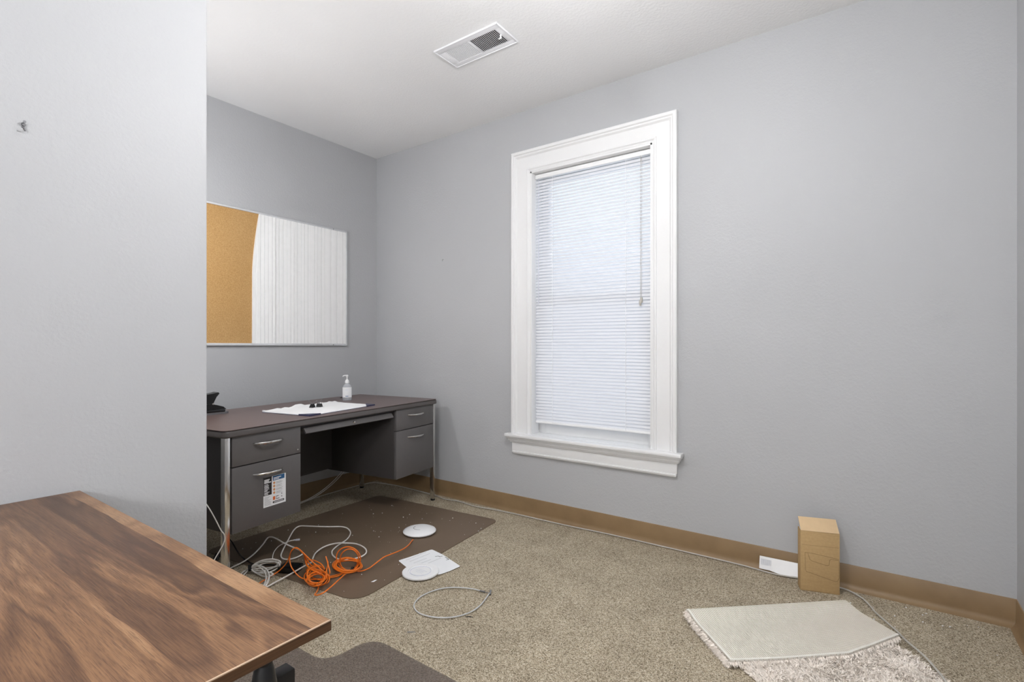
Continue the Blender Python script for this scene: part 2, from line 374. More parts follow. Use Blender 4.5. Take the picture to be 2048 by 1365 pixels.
part('duct_backing', MB().box(ix0, ix1, iy0, iy1, ZC-.0015, ZC-.0005), 'duct', vent, True)
for a, b, rot, hw_ in ((ix0+.005, xm-.009, R(-8), .0032), (xm+.010, ix1-.003, R(58), .0045)):
    n = 17; lv = None
    for i in range(n):
        x = a+(b-a)*i/(n-1)-(vx0+vx1)/2
        if lv is None: o = lv = part('louvre', MB().box(-hw_, hw_, iy0-(vy0+vy1)/2, iy1-(vy0+vy1)/2, -.0005, .0005), 'white_vent', vent)
        else: o = share('louvre', lv, vent)
        o.location = (x, 0, zf-ZC+.002); o.rotation_euler = (0, rot, 0)
part('damper_lever', MB().box(ix1-.004, ix1+.004, 2.075, 2.081, zf-.02, zf, .001).box(ix1-.014, ix1+.004, 2.074, 2.082, zf-.022, zf-.018, .001), 'white_plastic', vent, True)
part('screw', MB().lathe([(.0035, -.002), (.003, 0)], 10, Matrix.Translation((vx0+.022, (vy0+vy1)/2, zf))), 'white_plastic', vent, True)
def globe(x, y, drop, mat, label):
    r = thing('ceiling_light', label, 'lamp', (x, y, ZC))
    part('canopy', MB().lathe([(.02, -.030), (.055, -.022), (.065, -.010), (.065, 0)], 32), 'white_vent', r)
    part('stem', MB().lathe([(.008, -drop+.05), (.008, -.028)], 16), 'white_vent', r)
    part('glass_globe', MB().lathe([(.06*math.sin(R(a)), -drop-.06*math.cos(R(a))) for a in (1, 15, 30, 45, 60, 75, 90, 105, 120, 135, 150, 165)], 32), mat, r)
    return r
globe(-.70, 1.22, .42, 'lamp', 'white glass globe pendant lamp hanging in mid room, above the frame')
globe(-2.72, .98, .95, 'lamp_fill', 'added fill light shaped as a small glass globe, hidden by the near left wall')  # invented source, kept out of view to brighten the back wall and corner
def fill_floor_lamp(x, y, label):
    r = thing('fill_floor_lamp', label, 'fill light', (x, y, 0))
    part('base', MB().lathe([(.15, 0), (.15, .015), (.14, .022), (.02, .03)], 32), 'black_metal', r)
    part('pole', MB().lathe([(.013, .02), (.013, 1.66)], 16), 'black_metal', r)
    part('fill_lamp_shade', MB().lathe([(.02, 1.64), (.16, 1.65), (.165, 1.66), (.165, 1.92), (.16, 1.93), (.02, 1.94)], 36), 'shade', r)
fill_floor_lamp(.20, -1.80, 'added fill light shaped as a drum shade floor lamp, unseen behind the viewer')  # invented source, gives the walls broad fill from behind the camera

# world paths of the cables
WHITE_THICK=[(-2.637,1.226,0.012),(-2.659,1.273,0.012),(-2.661,1.291,0.014),(-2.664,1.337,0.02),(-2.675,1.393,0.035),(-2.695,1.451,0.06),(-2.731,1.499,0.075),(-2.722,1.515,0.08),(-2.691,1.527,0.075),(-2.643,1.551,0.05),(-2.599,1.576,0.03),(-2.555,1.588,0.02),(-2.521,1.582,0.014),(-2.509,1.555,0.012),(-2.506,1.52,0.012),(-2.519,1.494,0.012),(-2.552,1.485,0.012),(-2.594,1.5,0.014),(-2.637,1.539,0.025),(-2.694,1.602,0.045),(-2.752,1.664,0.06),(-2.782,1.706,0.065),(-2.783,1.735,0.065),(-2.744,1.758,0.065),(-2.698,1.801,0.06),(-2.667,1.854,0.05),(-2.637,1.91,0.04),(-2.61,1.933,0.03),(-2.561,1.92,0.022),(-2.526,1.888,0.015),(-2.496,1.843,0.012),(-2.479,1.801,0.012),(-2.456,1.746,0.012),(-2.425,1.699,0.012),(-2.377,1.667,0.012),(-2.319,1.653,0.012),(-2.275,1.662,0.012),(-2.243,1.693,0.012),(-2.226,1.736,0.015),(-2.23,1.771,0.02),(-2.259,1.796,0.025),(-2.302,1.806,0.03),(-2.362,1.808,0.03),(-2.413,1.787,0.03),(-2.455,1.754,0.03),(-2.483,1.718,0.025),(-2.487,1.674,0.02),(-2.456,1.617,0.02),(-2.401,1.566,0.025),(-2.347,1.522,0.03),(-2.325,1.473,0.036),(-2.304,1.416,0.038),(-2.318,1.367,0.022),(-2.324,1.319,0.012),(-2.311,1.265,0.012),(-2.306,1.204,0.012),(-2.311,1.143,0.012)]
PLUG_CORD=[(-2.55,1.428,0.03),(-2.597,1.457,0.03),(-2.644,1.494,0.03),(-2.684,1.54,0.03),(-2.702,1.585,0.03),(-2.704,1.617,0.03),(-2.697,1.635,0.03),(-2.694,1.642,0.03)]
PLUG=[(-2.694,1.642,0.03),(-2.678,1.662,0.03)]
WHITE_COIL=[[(-2.53,1.303,0.03),(-2.506,1.334,0.06),(-2.465,1.368,0.07),(-2.44,1.397,0.06),(-2.428,1.402,0.05),(-2.445,1.399,0.03),(-2.483,1.375,0.02),(-2.517,1.34,0.02),(-2.53,1.303,0.03)],[(-2.535,1.303,0.025),(-2.511,1.333,0.05),(-2.468,1.366,0.06),(-2.453,1.4,0.05),(-2.445,1.403,0.04),(-2.466,1.392,0.02),(-2.487,1.358,0.012),(-2.523,1.332,0.012),(-2.535,1.303,0.025)],[(-2.541,1.308,0.02),(-2.509,1.336,0.04),(-2.48,1.365,0.05),(-2.474,1.404,0.04),(-2.46,1.4,0.03),(-2.481,1.373,0.012),(-2.484,1.33,0.012),(-2.523,1.317,0.012),(-2.541,1.308,0.02)],[(-2.536,1.304,0.03),(-2.514,1.327,0.055),(-2.481,1.358,0.065),(-2.465,1.393,0.06),(-2.425,1.396,0.04),(-2.451,1.391,0.015),(-2.454,1.351,0.012),(-2.491,1.315,0.012),(-2.536,1.304,0.03)],[(-2.535,1.305,0.03),(-2.496,1.318,0.05),(-2.444,1.323,0.05),(-2.396,1.316,0.04),(-2.36,1.301,0.03),(-2.337,1.279,0.02),(-2.325,1.255,0.012)],[(-2.538,1.307,0.025),(-2.494,1.317,0.045),(-2.445,1.316,0.045),(-2.407,1.312,0.035),(-2.372,1.297,0.025),(-2.341,1.271,0.015),(-2.321,1.249,0.012)],[(-2.546,1.309,0.02),(-2.478,1.32,0.05),(-2.419,1.321,0.05),(-2.366,1.308,0.04),(-2.329,1.286,0.03),(-2.316,1.268,0.02),(-2.305,1.251,0.012)],[(-2.542,1.307,0.02),(-2.505,1.315,0.012),(-2.443,1.315,0.012),(-2.393,1.314,0.02),(-2.397,1.345,0.02),(-2.409,1.334,0.03),(-2.474,1.317,0.03)],[(-2.552,1.31,0.02),(-2.566,1.292,0.012),(-2.548,1.265,0.012),(-2.527,1.24,0.012)],[(-2.548,1.308,0.02),(-2.544,1.288,0.012),(-2.523,1.263,0.012),(-2.503,1.239,0.012)]]
WHITE_TIE=[(-2.594,1.322,0.02),(-2.514,1.307,0.02),(-2.543,1.308,0.025)]
ORANGE_RUN=[(-2.19,2.078,0.008),(-2.168,2.041,0.01),(-2.135,1.992,0.016),(-2.102,1.927,0.025),(-2.081,1.862,0.035),(-2.074,1.804,0.04),(-2.075,1.764,0.04),(-2.068,1.723,0.035),(-2.063,1.69,0.03),(-2.067,1.658,0.02),(-2.087,1.628,0.013),(-2.119,1.61,0.014)]
ORANGE=[[(-2.164,1.674,0.01),(-2.139,1.649,0.014),(-2.129,1.626,0.016),(-2.136,1.609,0.014),(-2.159,1.599,0.01),(-2.189,1.595,0.006),(-2.22,1.594,0.004),(-2.245,1.597,0.006),(-2.262,1.604,0.01),(-2.272,1.616,0.014),(-2.276,1.635,0.016),(-2.276,1.658,0.014),(-2.27,1.681,0.01),(-2.255,1.698,0.006),(-2.229,1.703,0.004),(-2.197,1.694,0.006),(-2.164,1.674,0.01)],[(-2.109,1.604,0.016),(-2.128,1.588,0.011),(-2.156,1.576,0.009),(-2.185,1.568,0.01),(-2.212,1.565,0.014),(-2.237,1.571,0.019),(-2.26,1.587,0.021),(-2.279,1.614,0.02),(-2.29,1.646,0.016),(-2.288,1.676,0.011),(-2.269,1.696,0.009),(-2.233,1.701,0.01),(-2.189,1.691,0.014),(-2.146,1.671,0.019),(-2.116,1.647,0.021),(-2.103,1.623,0.02),(-2.109,1.604,0.016)],[(-2.158,1.576,0.018),(-2.178,1.568,0.023),(-2.201,1.57,0.026),(-2.228,1.584,0.025),(-2.253,1.609,0.022),(-2.27,1.638,0.017),(-2.27,1.663,0.014),(-2.253,1.68,0.015),(-2.22,1.685,0.018),(-2.181,1.679,0.023),(-2.146,1.668,0.026),(-2.122,1.654,0.025),(-2.112,1.639,0.022),(-2.115,1.624,0.017),(-2.126,1.608,0.014),(-2.141,1.591,0.015),(-2.158,1.576,0.018)],[(-2.213,1.574,0.027),(-2.251,1.602,0.023),(-2.277,1.631,0.02),(-2.284,1.656,0.019),(-2.27,1.671,0.023),(-2.241,1.676,0.027),(-2.205,1.673,0.03),(-2.171,1.664,0.031),(-2.145,1.653,0.027),(-2.127,1.637,0.023),(-2.116,1.618,0.02),(-2.111,1.595,0.019),(-2.113,1.573,0.023),(-2.123,1.555,0.027),(-2.143,1.548,0.03),(-2.175,1.555,0.031),(-2.213,1.574,0.027)],[(-2.239,1.614,0.027),(-2.221,1.629,0.031),(-2.195,1.641,0.035),(-2.166,1.651,0.036),(-2.14,1.657,0.033),(-2.12,1.657,0.029),(-2.103,1.648,0.025),(-2.091,1.629,0.024),(-2.083,1.604,0.027),(-2.083,1.576,0.031),(-2.094,1.554,0.035),(-2.118,1.543,0.036),(-2.153,1.544,0.033),(-2.191,1.556,0.029),(-2.223,1.574,0.025),(-2.24,1.595,0.024),(-2.239,1.614,0.027)],[(-2.198,1.652,0.039),(-2.174,1.662,0.035),(-2.147,1.662,0.03),(-2.117,1.648,0.029),(-2.089,1.623,0.031),(-2.067,1.592,0.035),(-2.059,1.563,0.04),(-2.068,1.541,0.041),(-2.095,1.531,0.039),(-2.134,1.533,0.035),(-2.175,1.544,0.03),(-2.211,1.56,0.029),(-2.233,1.578,0.031),(-2.239,1.597,0.035),(-2.233,1.617,0.04),(-2.218,1.635,0.041),(-2.198,1.652,0.039)],[(-2.125,1.657,0.035),(-2.09,1.632,0.04),(-2.064,1.603,0.044),(-2.054,1.577,0.046),(-2.064,1.558,0.045),(-2.089,1.549,0.04),(-2.123,1.547,0.036),(-2.158,1.551,0.034),(-2.188,1.558,0.035),(-2.207,1.57,0.04),(-2.218,1.586,0.044),(-2.221,1.607,0.046),(-2.218,1.632,0.045),(-2.208,1.654,0.04),(-2.189,1.669,0.036),(-2.16,1.67,0.034),(-2.125,1.657,0.035)],[(-2.13,1.659,0.055),(-2.133,1.657,0.032),(-2.143,1.65,0.013),(-2.135,1.621,0.012),(-2.145,1.602,0.012),(-2.173,1.594,0.012),(-2.214,1.6,0.013),(-2.226,1.591,0.032),(-2.231,1.588,0.055),(-2.228,1.589,0.078),(-2.218,1.596,0.097),(-2.202,1.607,0.11),(-2.183,1.621,0.115),(-2.164,1.635,0.11),(-2.147,1.647,0.097),(-2.135,1.656,0.078),(-2.13,1.659,0.055)],[(-2.127,1.645,0.055),(-2.136,1.645,0.032),(-2.148,1.642,0.013),(-2.14,1.616,0.012),(-2.148,1.6,0.012),(-2.17,1.595,0.012),(-2.204,1.602,0.013),(-2.207,1.594,0.032),(-2.205,1.59,0.055),(-2.196,1.589,0.078),(-2.183,1.592,0.097),(-2.167,1.6,0.11),(-2.151,1.609,0.115),(-2.137,1.621,0.11),(-2.128,1.631,0.097),(-2.125,1.64,0.078),(-2.127,1.645,0.055)],[(-2.128,1.615,0.015),(-2.14,1.589,0.014),(-2.149,1.544,0.012),(-2.155,1.511,0.014),(-2.156,1.483,0.02),(-2.167,1.466,0.025)],[(-2.111,1.604,0.02),(-2.125,1.569,0.018),(-2.137,1.527,0.012),(-2.146,1.497,0.014),(-2.144,1.471,0.02),(-2.167,1.447,0.02),(-2.207,1.414,0.02),(-2.253,1.404,0.02),(-2.286,1.394,0.04),(-2.307,1.385,0.07),(-2.325,1.389,0.1),(-2.318,1.39,0.13),(-2.305,1.398,0.15),(-2.287,1.406,0.155),(-2.248,1.409,0.14),(-2.276,1.444,0.1),(-2.308,1.475,0.06),(-2.307,1.498,0.03)],[(-2.121,1.601,0.02),(-2.095,1.547,0.03),(-2.031,1.463,0.05),(-1.984,1.391,0.06),(-1.96,1.333,0.06),(-1.978,1.313,0.05),(-2.0,1.313,0.045),(-2.02,1.332,0.04),(-2.057,1.365,0.03),(-2.101,1.398,0.02),(-2.144,1.412,0.015)],[(-2.135,1.481,0.03),(-2.17,1.469,0.05),(-2.193,1.448,0.08),(-2.215,1.427,0.11),(-2.235,1.408,0.14),(-2.262,1.402,0.155),(-2.284,1.393,0.16),(-2.292,1.38,0.15),(-2.319,1.387,0.12),(-2.337,1.388,0.09),(-2.361,1.385,0.06),(-2.387,1.37,0.03),(-2.398,1.339,0.015),(-2.388,1.297,0.012),(-2.374,1.26,0.012),(-2.349,1.208,0.012),(-2.339,1.157,0.012)],[(-2.149,1.478,0.02),(-2.164,1.444,0.05),(-2.211,1.432,0.06),(-2.273,1.448,0.06),(-2.29,1.451,0.08),(-2.275,1.437,0.11),(-2.258,1.421,0.13)],[(-2.166,1.482,0.011),(-2.143,1.459,0.019),(-2.143,1.443,0.023),(-2.168,1.441,0.019),(-2.212,1.449,0.011),(-2.261,1.462,0.003),(-2.302,1.474,-0.001),(-2.324,1.48,0.003),(-2.327,1.482,0.011),(-2.317,1.484,0.019),(-2.303,1.491,0.023),(-2.291,1.503,0.019),(-2.279,1.517,0.011),(-2.262,1.525,0.003),(-2.235,1.522,-0.001),(-2.2,1.506,0.003),(-2.166,1.482,0.011)],[(-2.103,1.423,0.019),(-2.124,1.418,0.01),(-2.149,1.416,0.005),(-2.173,1.414,0.007),(-2.193,1.415,0.015),(-2.214,1.422,0.024),(-2.239,1.441,0.029),(-2.27,1.47,0.027),(-2.299,1.504,0.019),(-2.314,1.535,0.01),(-2.305,1.55,0.005),(-2.269,1.544,0.007),(-2.215,1.521,0.015),(-2.16,1.488,0.024),(-2.118,1.458,0.029),(-2.099,1.435,0.027),(-2.103,1.423,0.019)],[(-2.145,1.401,0.02),(-2.157,1.392,0.029),(-2.175,1.393,0.035),(-2.203,1.409,0.034),(-2.236,1.437,0.026),(-2.262,1.468,0.017),(-2.269,1.493,0.011),(-2.25,1.504,0.012),(-2.209,1.499,0.02),(-2.161,1.484,0.029),(-2.12,1.467,0.035),(-2.096,1.453,0.034),(-2.093,1.444,0.026),(-2.104,1.437,0.017),(-2.12,1.428,0.011),(-2.135,1.415,0.012),(-2.145,1.401,0.02)],[(-2.184,1.398,0.034),(-2.239,1.426,0.025),(-2.288,1.457,0.018),(-2.316,1.482,0.018),(-2.318,1.498,0.024),(-2.3,1.505,0.033),(-2.271,1.507,0.04),(-2.243,1.507,0.04),(-2.22,1.507,0.034),(-2.201,1.502,0.025),(-2.18,1.488,0.018),(-2.156,1.464,0.018),(-2.131,1.433,0.024),(-2.114,1.404,0.033),(-2.115,1.385,0.04),(-2.139,1.383,0.04),(-2.184,1.398,0.034)],[(-2.269,1.449,0.029),(-2.254,1.456,0.038),(-2.228,1.459,0.045),(-2.205,1.463,0.047),(-2.187,1.467,0.041),(-2.174,1.468,0.032),(-2.16,1.462,0.025),(-2.141,1.444,0.023),(-2.118,1.417,0.029),(-2.1,1.389,0.038),(-2.095,1.367,0.045),(-2.111,1.359,0.047),(-2.147,1.368,0.041),(-2.194,1.388,0.032),(-2.239,1.413,0.025),(-2.266,1.435,0.023),(-2.269,1.449,0.029)],[(-2.185,1.44,0.049),(-2.186,1.458,0.04),(-2.18,1.468,0.032),(-2.159,1.464,0.029),(-2.125,1.444,0.033),(-2.088,1.414,0.042),(-2.06,1.385,0.05),(-2.051,1.364,0.053),(-2.065,1.356,0.049),(-2.096,1.36,0.04),(-2.133,1.371,0.032),(-2.164,1.382,0.029),(-2.181,1.39,0.033),(-2.186,1.397,0.042),(-2.184,1.406,0.05),(-2.182,1.42,0.053),(-2.185,1.44,0.049)],[(-2.185,1.495,0.038),(-2.134,1.466,0.046),(-2.089,1.432,0.055),(-2.062,1.403,0.059),(-2.061,1.386,0.056),(-2.082,1.382,0.048),(-2.116,1.385,0.039),(-2.151,1.39,0.035),(-2.179,1.396,0.038),(-2.197,1.402,0.046),(-2.209,1.413,0.055),(-2.223,1.432,0.059),(-2.238,1.458,0.056),(-2.249,1.486,0.048),(-2.248,1.506,0.039),(-2.226,1.51,0.035),(-2.185,1.495,0.038)],[(-2.059,1.395,0.063),(-2.067,1.39,0.055),(-2.084,1.387,0.046),(-2.1,1.382,0.041),(-2.109,1.373,0.043),(-2.11,1.362,0.051),(-2.11,1.356,0.06),(-2.117,1.359,0.065),(-2.133,1.376,0.063),(-2.156,1.401,0.055),(-2.175,1.428,0.046),(-2.179,1.447,0.041),(-2.162,1.452,0.043),(-2.131,1.442,0.051),(-2.095,1.425,0.06),(-2.068,1.407,0.065),(-2.059,1.395,0.063)],[(-2.08,1.385,0.048),(-2.077,1.366,0.055),(-2.077,1.351,0.064),(-2.087,1.346,0.07),(-2.112,1.357,0.07),(-2.147,1.382,0.063),(-2.181,1.413,0.054),(-2.202,1.44,0.048),(-2.2,1.456,0.048),(-2.175,1.458,0.055),(-2.138,1.45,0.064),(-2.102,1.437,0.07),(-2.079,1.426,0.07),(-2.071,1.419,0.063),(-2.073,1.412,0.054),(-2.078,1.401,0.048),(-2.08,1.385,0.048)],[(-2.142,1.475,0.03),(-2.231,1.506,0.05),(-2.314,1.515,0.05),(-2.343,1.501,0.05),(-2.318,1.475,0.05),(-2.259,1.455,0.05),(-2.192,1.451,0.04),(-2.142,1.466,0.03)],[(-2.203,1.507,0.1),(-2.192,1.506,0.085),(-2.179,1.505,0.06),(-2.148,1.492,0.04),(-2.153,1.485,0.02)],[(-2.224,1.534,0.06),(-2.202,1.516,0.05),(-2.167,1.485,0.045),(-2.159,1.473,0.03)]]
OTIE1=[(-2.13,1.61,0.02),(-2.115,1.603,0.012)]
OTIE2=[(-2.18,1.491,0.05)]
BRICK=[(-2.465,1.43,0.035),(-2.387,1.485,0.035),(-2.424,1.391,0.0),(-2.35,1.449,0.0),(-2.445,1.458,0.0)]
BLACK_CORD=[(-2.811,1.302,0.16),(-2.786,1.313,0.13),(-2.753,1.323,0.1),(-2.71,1.33,0.06),(-2.694,1.346,0.03),(-2.653,1.359,0.012),(-2.608,1.366,0.01),(-2.56,1.393,0.01),(-2.495,1.427,0.012)]

# ------------------------------------------------------------------ steel desk (local x along its length, y towards the back wall)
TH_D = R(7.6); FRX, FRY, LD, DD = -2.638, 2.730, 1.612, .757
flx, fly = FRX+math.sin(TH_D)*LD, FRY-math.cos(TH_D)*LD
desk = thing('steel_desk', 'charcoal metal office desk with mahogany top and chrome legs', 'desk', (flx, fly, 0), R(90)+TH_D)
poly = rounded([(-.012, -.012), (LD+.006, -.012), (LD+.006, DD), (-.012, DD)], [.035, .02, .01, .01], 5)
top = part('desktop', MB().prism(poly, .7485, .7505), 'desk_top', desk, label='dark mahogany laminate desktop')
def bandmesh(poly, z0, z1, inset):
    # rounded edge strip: profile swept round the outline
    m = MB(); c = Vector((LD/2, DD/2)); P = [Vector(p) for p in poly]; n = len(P); prof_ = [(0.022, z0), (.004, z0), (0, z0+.005), (0, z1-.011), (.003, z1-.005), (.009, z1-.0008), (.014, z1)]
    vs = []
    for w, z in prof_:
        for i in range(n):
            a, b = P[i-1], P[(i+1) % n]; tn = (b-a).normalized(); nn = Vector((-tn.y, tn.x)); q = P[i]+nn*w
            vs.append((q.x, q.y, z))
    k = len(prof_); fs = [(j*n+i, j*n+(i+1) % n, (j+1)*n+(i+1) % n, (j+1)*n+i) for j in range(k-1) for i in range(n)]
    fs.append(tuple(range(n))); fs.append(tuple(range((k-1)*n, k*n)))
    return m.add(vs, fs)
part('edge_band', bandmesh(poly, .715, .7492, .02), 'desk_edge', desk)
part('grommet', MB().lathe([(.034, .750), (.034, .753), (.028, .7535), (.028, .7510)], 24, Matrix.Translation((LD-.26, DD-.10, 0))), 'black_plastic', desk)
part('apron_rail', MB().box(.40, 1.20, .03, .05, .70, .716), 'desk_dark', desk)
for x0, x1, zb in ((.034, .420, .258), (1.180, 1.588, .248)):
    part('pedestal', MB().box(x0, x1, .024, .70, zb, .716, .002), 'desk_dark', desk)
    zs = .570
    for z0, z1, hz in ((zs+.003, .7145, .668), (zb+.001, zs-.002, .517)):
        d = part('drawer', MB().box(x0+.002, x1-.001, .004, .0245, z0, z1, .002), 'desk_grey', desk)
        xm_ = (x0+x1)/2; w = .083
        P = []; rad = []
        for k in range(13):
            u = k/12*2-1; P.append((xm_+u*w, (.006-.036*(1-u*u)**.6), hz-.002)); rad.append(.0042+.0032*(1-u*u))
        h = part('handle', MB().tube(P, .005, 10, radii=rad), 'chrome', d, label='chrome bow handle')
        if z0 > .5: part('lock', MB().lathe([(.004, 0), (.004, .002)], 10, Matrix.Translation((x1-.02, .0045, z0+.02)) @ Matrix.Rotation(R(90), 4, 'X')), 'chrome', d)
# centre pencil drawer: sloping lip under the top
pd = [(.060, .7), (.016, .7), (.010, .694), (-.004, .672), (-.002, .668), (.004, .668), (.016, .688), (.060, .690)]
vs = [(x, y, z) for x in (.447, 1.146) for y, z in pd]; k = len(pd)
cd = part('centre_drawer', MB().add(vs, [(i, (i+1) % k, k+(i+1) % k, k+i) for i in range(k)]+[tuple(range(k))[::-1], tuple(range(k, 2*k))]), 'desk_grey', desk, label='shallow centre drawer')
part('drawer_tray', MB().box(.455, 1.138, .06, .48, .66, .70), 'desk_dark', cd)
part('lock', MB().lathe([(.007, 0), (.007, .006), (.005, .007)], 14, Matrix.Translation((.80, .003, .685)) @ Matrix.Rotation(R(100), 4, 'X')), 'chrome', cd)
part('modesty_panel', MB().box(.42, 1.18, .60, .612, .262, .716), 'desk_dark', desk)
for x, y in ((0, .002), (LD-.024, .002), (0, DD-.05), (LD-.024, DD-.05)):
    l_ = part('leg', MB().box(x, x+.026 if x == 0 else x+.022, y, y+.032, .012, .716, .003), 'chrome', desk, label='square chrome leg')
    part('glide', MB().lathe([(.017, 0), (.017, .008), (.012, .014)], 16, Matrix.Translation((x+.014, y+.016, 0))), 'black_plastic', l_)

# ------------------------------------------------------------------ information sticker on the lower left drawer
DM = desk.matrix_basis
stk = thing('drawer_sticker', 'white information sticker on the lower left desk drawer', 'sticker', tuple(DM @ Vector((.262, .004, .338))), R(90)+TH_D)
def flat(x0, x1, z0, z1, lift, th=.0003): return MB().box(x0, x1, -lift-th, -lift, z0, z1)
W, Hh = .128, .148
part('sheet', flat(-W/2, W/2, 0, Hh, .0005, .0005), 'paper', stk)
part('black_panel', flat(-W/2, -W/2+.046, .058, Hh, .0012), 'ink_black', stk)
pr = random.Random(3)
m = MB(); z = Hh-.010
for i in range(3): m.box(-W/2+.004, -W/2+.004+(.030, .026, .038)[i], -.0020, -.0016, z-.0052, z, 0); z -= .0068
z -= .004
for i in range(11):
    m.box(-W/2+.004, -W/2+.004+pr.uniform(.018, .032), -.0020, -.0016, z-.0026, z, 0); z -= .0052 if i % 3 else .0062
part('panel_lettering', m, 'white_print', stk)
part('blue_header', flat(-W/2+.052, W/2-.008, Hh-.024, Hh-.001, .0012), 'blue', stk)
part('header_lettering', flat(-W/2+.056, W/2-.028, Hh-.013, Hh-.009, .0016).box(-W/2+.056, W/2-.040, -.0019, -.0016, Hh-.020, Hh-.016), 'white_print', stk)
for i in range(4):
    z = Hh-.036-i*.0165
    part('round_icon', MB().lathe([(.0066, .0013), (.0066, .0016)], 18, Matrix.Translation((-W/2+.060, 0, z)) @ Matrix.Rotation(R(90), 4, 'X')), 'ink_tan', stk)
    part('icon_glyph', MB().lathe([(.0028, .0017), (.0028, .0019)], 8, Matrix.Translation((-W/2+.060, 0, z)) @ Matrix.Rotation(R(90), 4, 'X')), 'ink_orange', stk)
m = MB()
for i in range(4):
    for j in range(3): m.box(-W/2+.071, -W/2+.071+pr.uniform(.022, .042), -.0015, -.0012, Hh-.033-i*.0165-j*.0042-.0013, Hh-.033-i*.0165-j*.0042)
for i in range(9): m.box(-W/2+.005, -W/2+.005+pr.uniform(.02, .04), -.0015, -.0012, .050-i*.0051-.0012, .050-i*.0051)
part('fine_print', m, 'ink', stk)
part('orange_block', flat(-W/2+.053, -W/2+.066, .026, .044, .0012), 'ink_orange', stk)
part('block_caption', flat(-W/2+.070, -W/2+.086, .040, .043, .0012).box(-W/2+.070, -W/2+.076, -.0015, -.0012, .034, .0365).box(-W/2+.070, -W/2+.090, -.0015, -.0012, .027, .030).box(-W/2+.102, -W/2+.106, -.0015, -.0012, .046, .051).box(-W/2+.102, -W/2+.106, -.0015, -.0012, .032, .037), 'ink_dark', stk)
part('web_address_bar', MB().prism(rounded([(-W/2+.052, .010), (W/2-.010, .010), (W/2-.010, .020), (-W/2+.052, .020)], .0049, 4), .0012, .0015, Matrix.Rotation(R(90), 4, 'X')), 'ink_black', stk)
part('web_address', flat(-W/2+.058, W/2-.016, .0135, .0165, .0016), 'white_print', stk)

# ------------------------------------------------------------------ things on the desk
ZT = .7507
bp = [Vector(p) for p in ((-2.917, 1.575), (-2.545, 1.640), (-2.668, 2.185), (-3.035, 2.150))]
pad = thing('desk_pad', 'white paper calendar pad with navy corners on the desk', 'desk pad', (-2.79, 1.88, ZT))
part('backing_board', MB().prism([tuple(p+(p-Vector((-2.79, 1.88))).normalized()*.004) for p in bp], ZT, ZT+.0022), 'navy', pad, True)
m = MB(); N = 22; NV = 14; pr = random.Random(8)
vs = []
for j in range(NV+1):
    for i in range(N+1):
        u, w = i/N, j/NV; a = bp[0].lerp(bp[3], u); b = bp[1].lerp(bp[2], u); p = a.lerp(b, w)
        z = ZT+.0042+.0012*math.sin(9*u+5*w)+.001*pr.random()
        if w == 0: z += .003+.006*pr.random()+(.012 if 9 <= i <= 11 else 0); p = p+Vector((pr.uniform(-.008, .004), 0))
        vs.append((p.x, p.y, z))
vs += [(x, y, ZT+.0022) for x, y, z in vs]; q = (N+1)*(NV+1)
fs = []
for j in range(NV):
    for i in range(N):
        k = j*(N+1)+i; fs += [(k, k+1, k+N+2, k+N+1), (q+k, q+k+N+1, q+k+N+2, q+k+1)]
ring = [i for i in range(N+1)]+[(j+1)*(N+1)-1 for j in range(1, NV+1)]+[NV*(N+1)+i for i in range(N-1, -1, -1)]+[j*(N+1) for j in range(NV-1, 0, -1)]
fs += [(ring[i], q+ring[i], q+ring[(i+1) % len(ring)], ring[(i+1) % len(ring)]) for i in range(len(ring))]
part('calendar_sheets', MB().add(vs, fs), 'paper', pad, True)
for c_, d1, d2 in ((1, 0, 2), (2, 1, 3)):
    P = bp[c_]; a = P+(bp[d1]-P).normalized()*.085; b = P+(bp[d2]-P).normalized()*.085; off = (P-Vector((-2.79, 1.88))).normalized()*.006
    part('corner_holder', MB().prism([tuple(P+off), tuple(a+off), tuple(b+off)], ZT, ZT+.0085), 'navy', pad, True)
def binder_clip(x, y, z, rz, label):
    r = thing('binder_clip', label, 'binder clip', (x, y, z), rz)
    t_ = [(-.013, 0), (.013, 0), (.003, .021), (-.003, .021)]
    part('spring_body', MB().prism(t_, -.016, .016, Matrix.Rotation(R(90), 4, 'X')), 'black_metal', r)
    for s_ in (-1, 1):
        P = smooth([(s_*.004, -.008, .020), (s_*.014, -.007, .030), (s_*.026, -.005, .040), (s_*.032, 0, .045), (s_*.026, .005, .040), (s_*.014, .007, .030), (s_*.004, .008, .020)], 4)
        part('wire_handle', MB().tube(P, .0014, 6), 'steel', r)
    return r
binder_clip(-2.862, 1.862, ZT+.006, R(25), 'black binder clip lying on the calendar pad, left of the pair')
binder_clip(-2.852, 1.905, ZT+.006, R(115), 'black binder clip on the calendar pad, nearer to the sanitizer bottle')
sb = thing('sanitizer_bottle', 'clear hand sanitizer pump bottle with white pump on the desk', 'bottle', (-3.085, 2.285, ZT), R(54))
ov = Matrix.Diagonal((1, .68, 1, 1))
part('bottle', MB().lathe([(.030, 0), (.033, .004), (.033, .092), (.030, .104), (.020, .115), (.013, .119), (.013, .125)], 28, ov), 'clear', sb)
part('gel', MB().lathe([(.0285, .003), (.031, .006), (.031, .088), (.026, .094)], 28, ov), 'clear', sb)
lab = MB(); vs = []; nn = 14
for z in (.022, .095):
    for k in range(nn+1):
        a = R(-90-68+136*k/nn); vs.append((.0336*math.cos(a), .0336*.70*math.sin(a), z))
lab.add(vs, [(k, k+1, nn+1+k+1, nn+1+k) for k in range(nn)])
lb = part('front_label', lab, 'paper', sb); lb.rotation_euler = (0, 0, 0)
part('label_logo', MB().box(-.010, -.003, -.0252, -.0244, .028, .034).box(.001, .007, -.0252, -.0244, .028, .034), 'blue', lb)
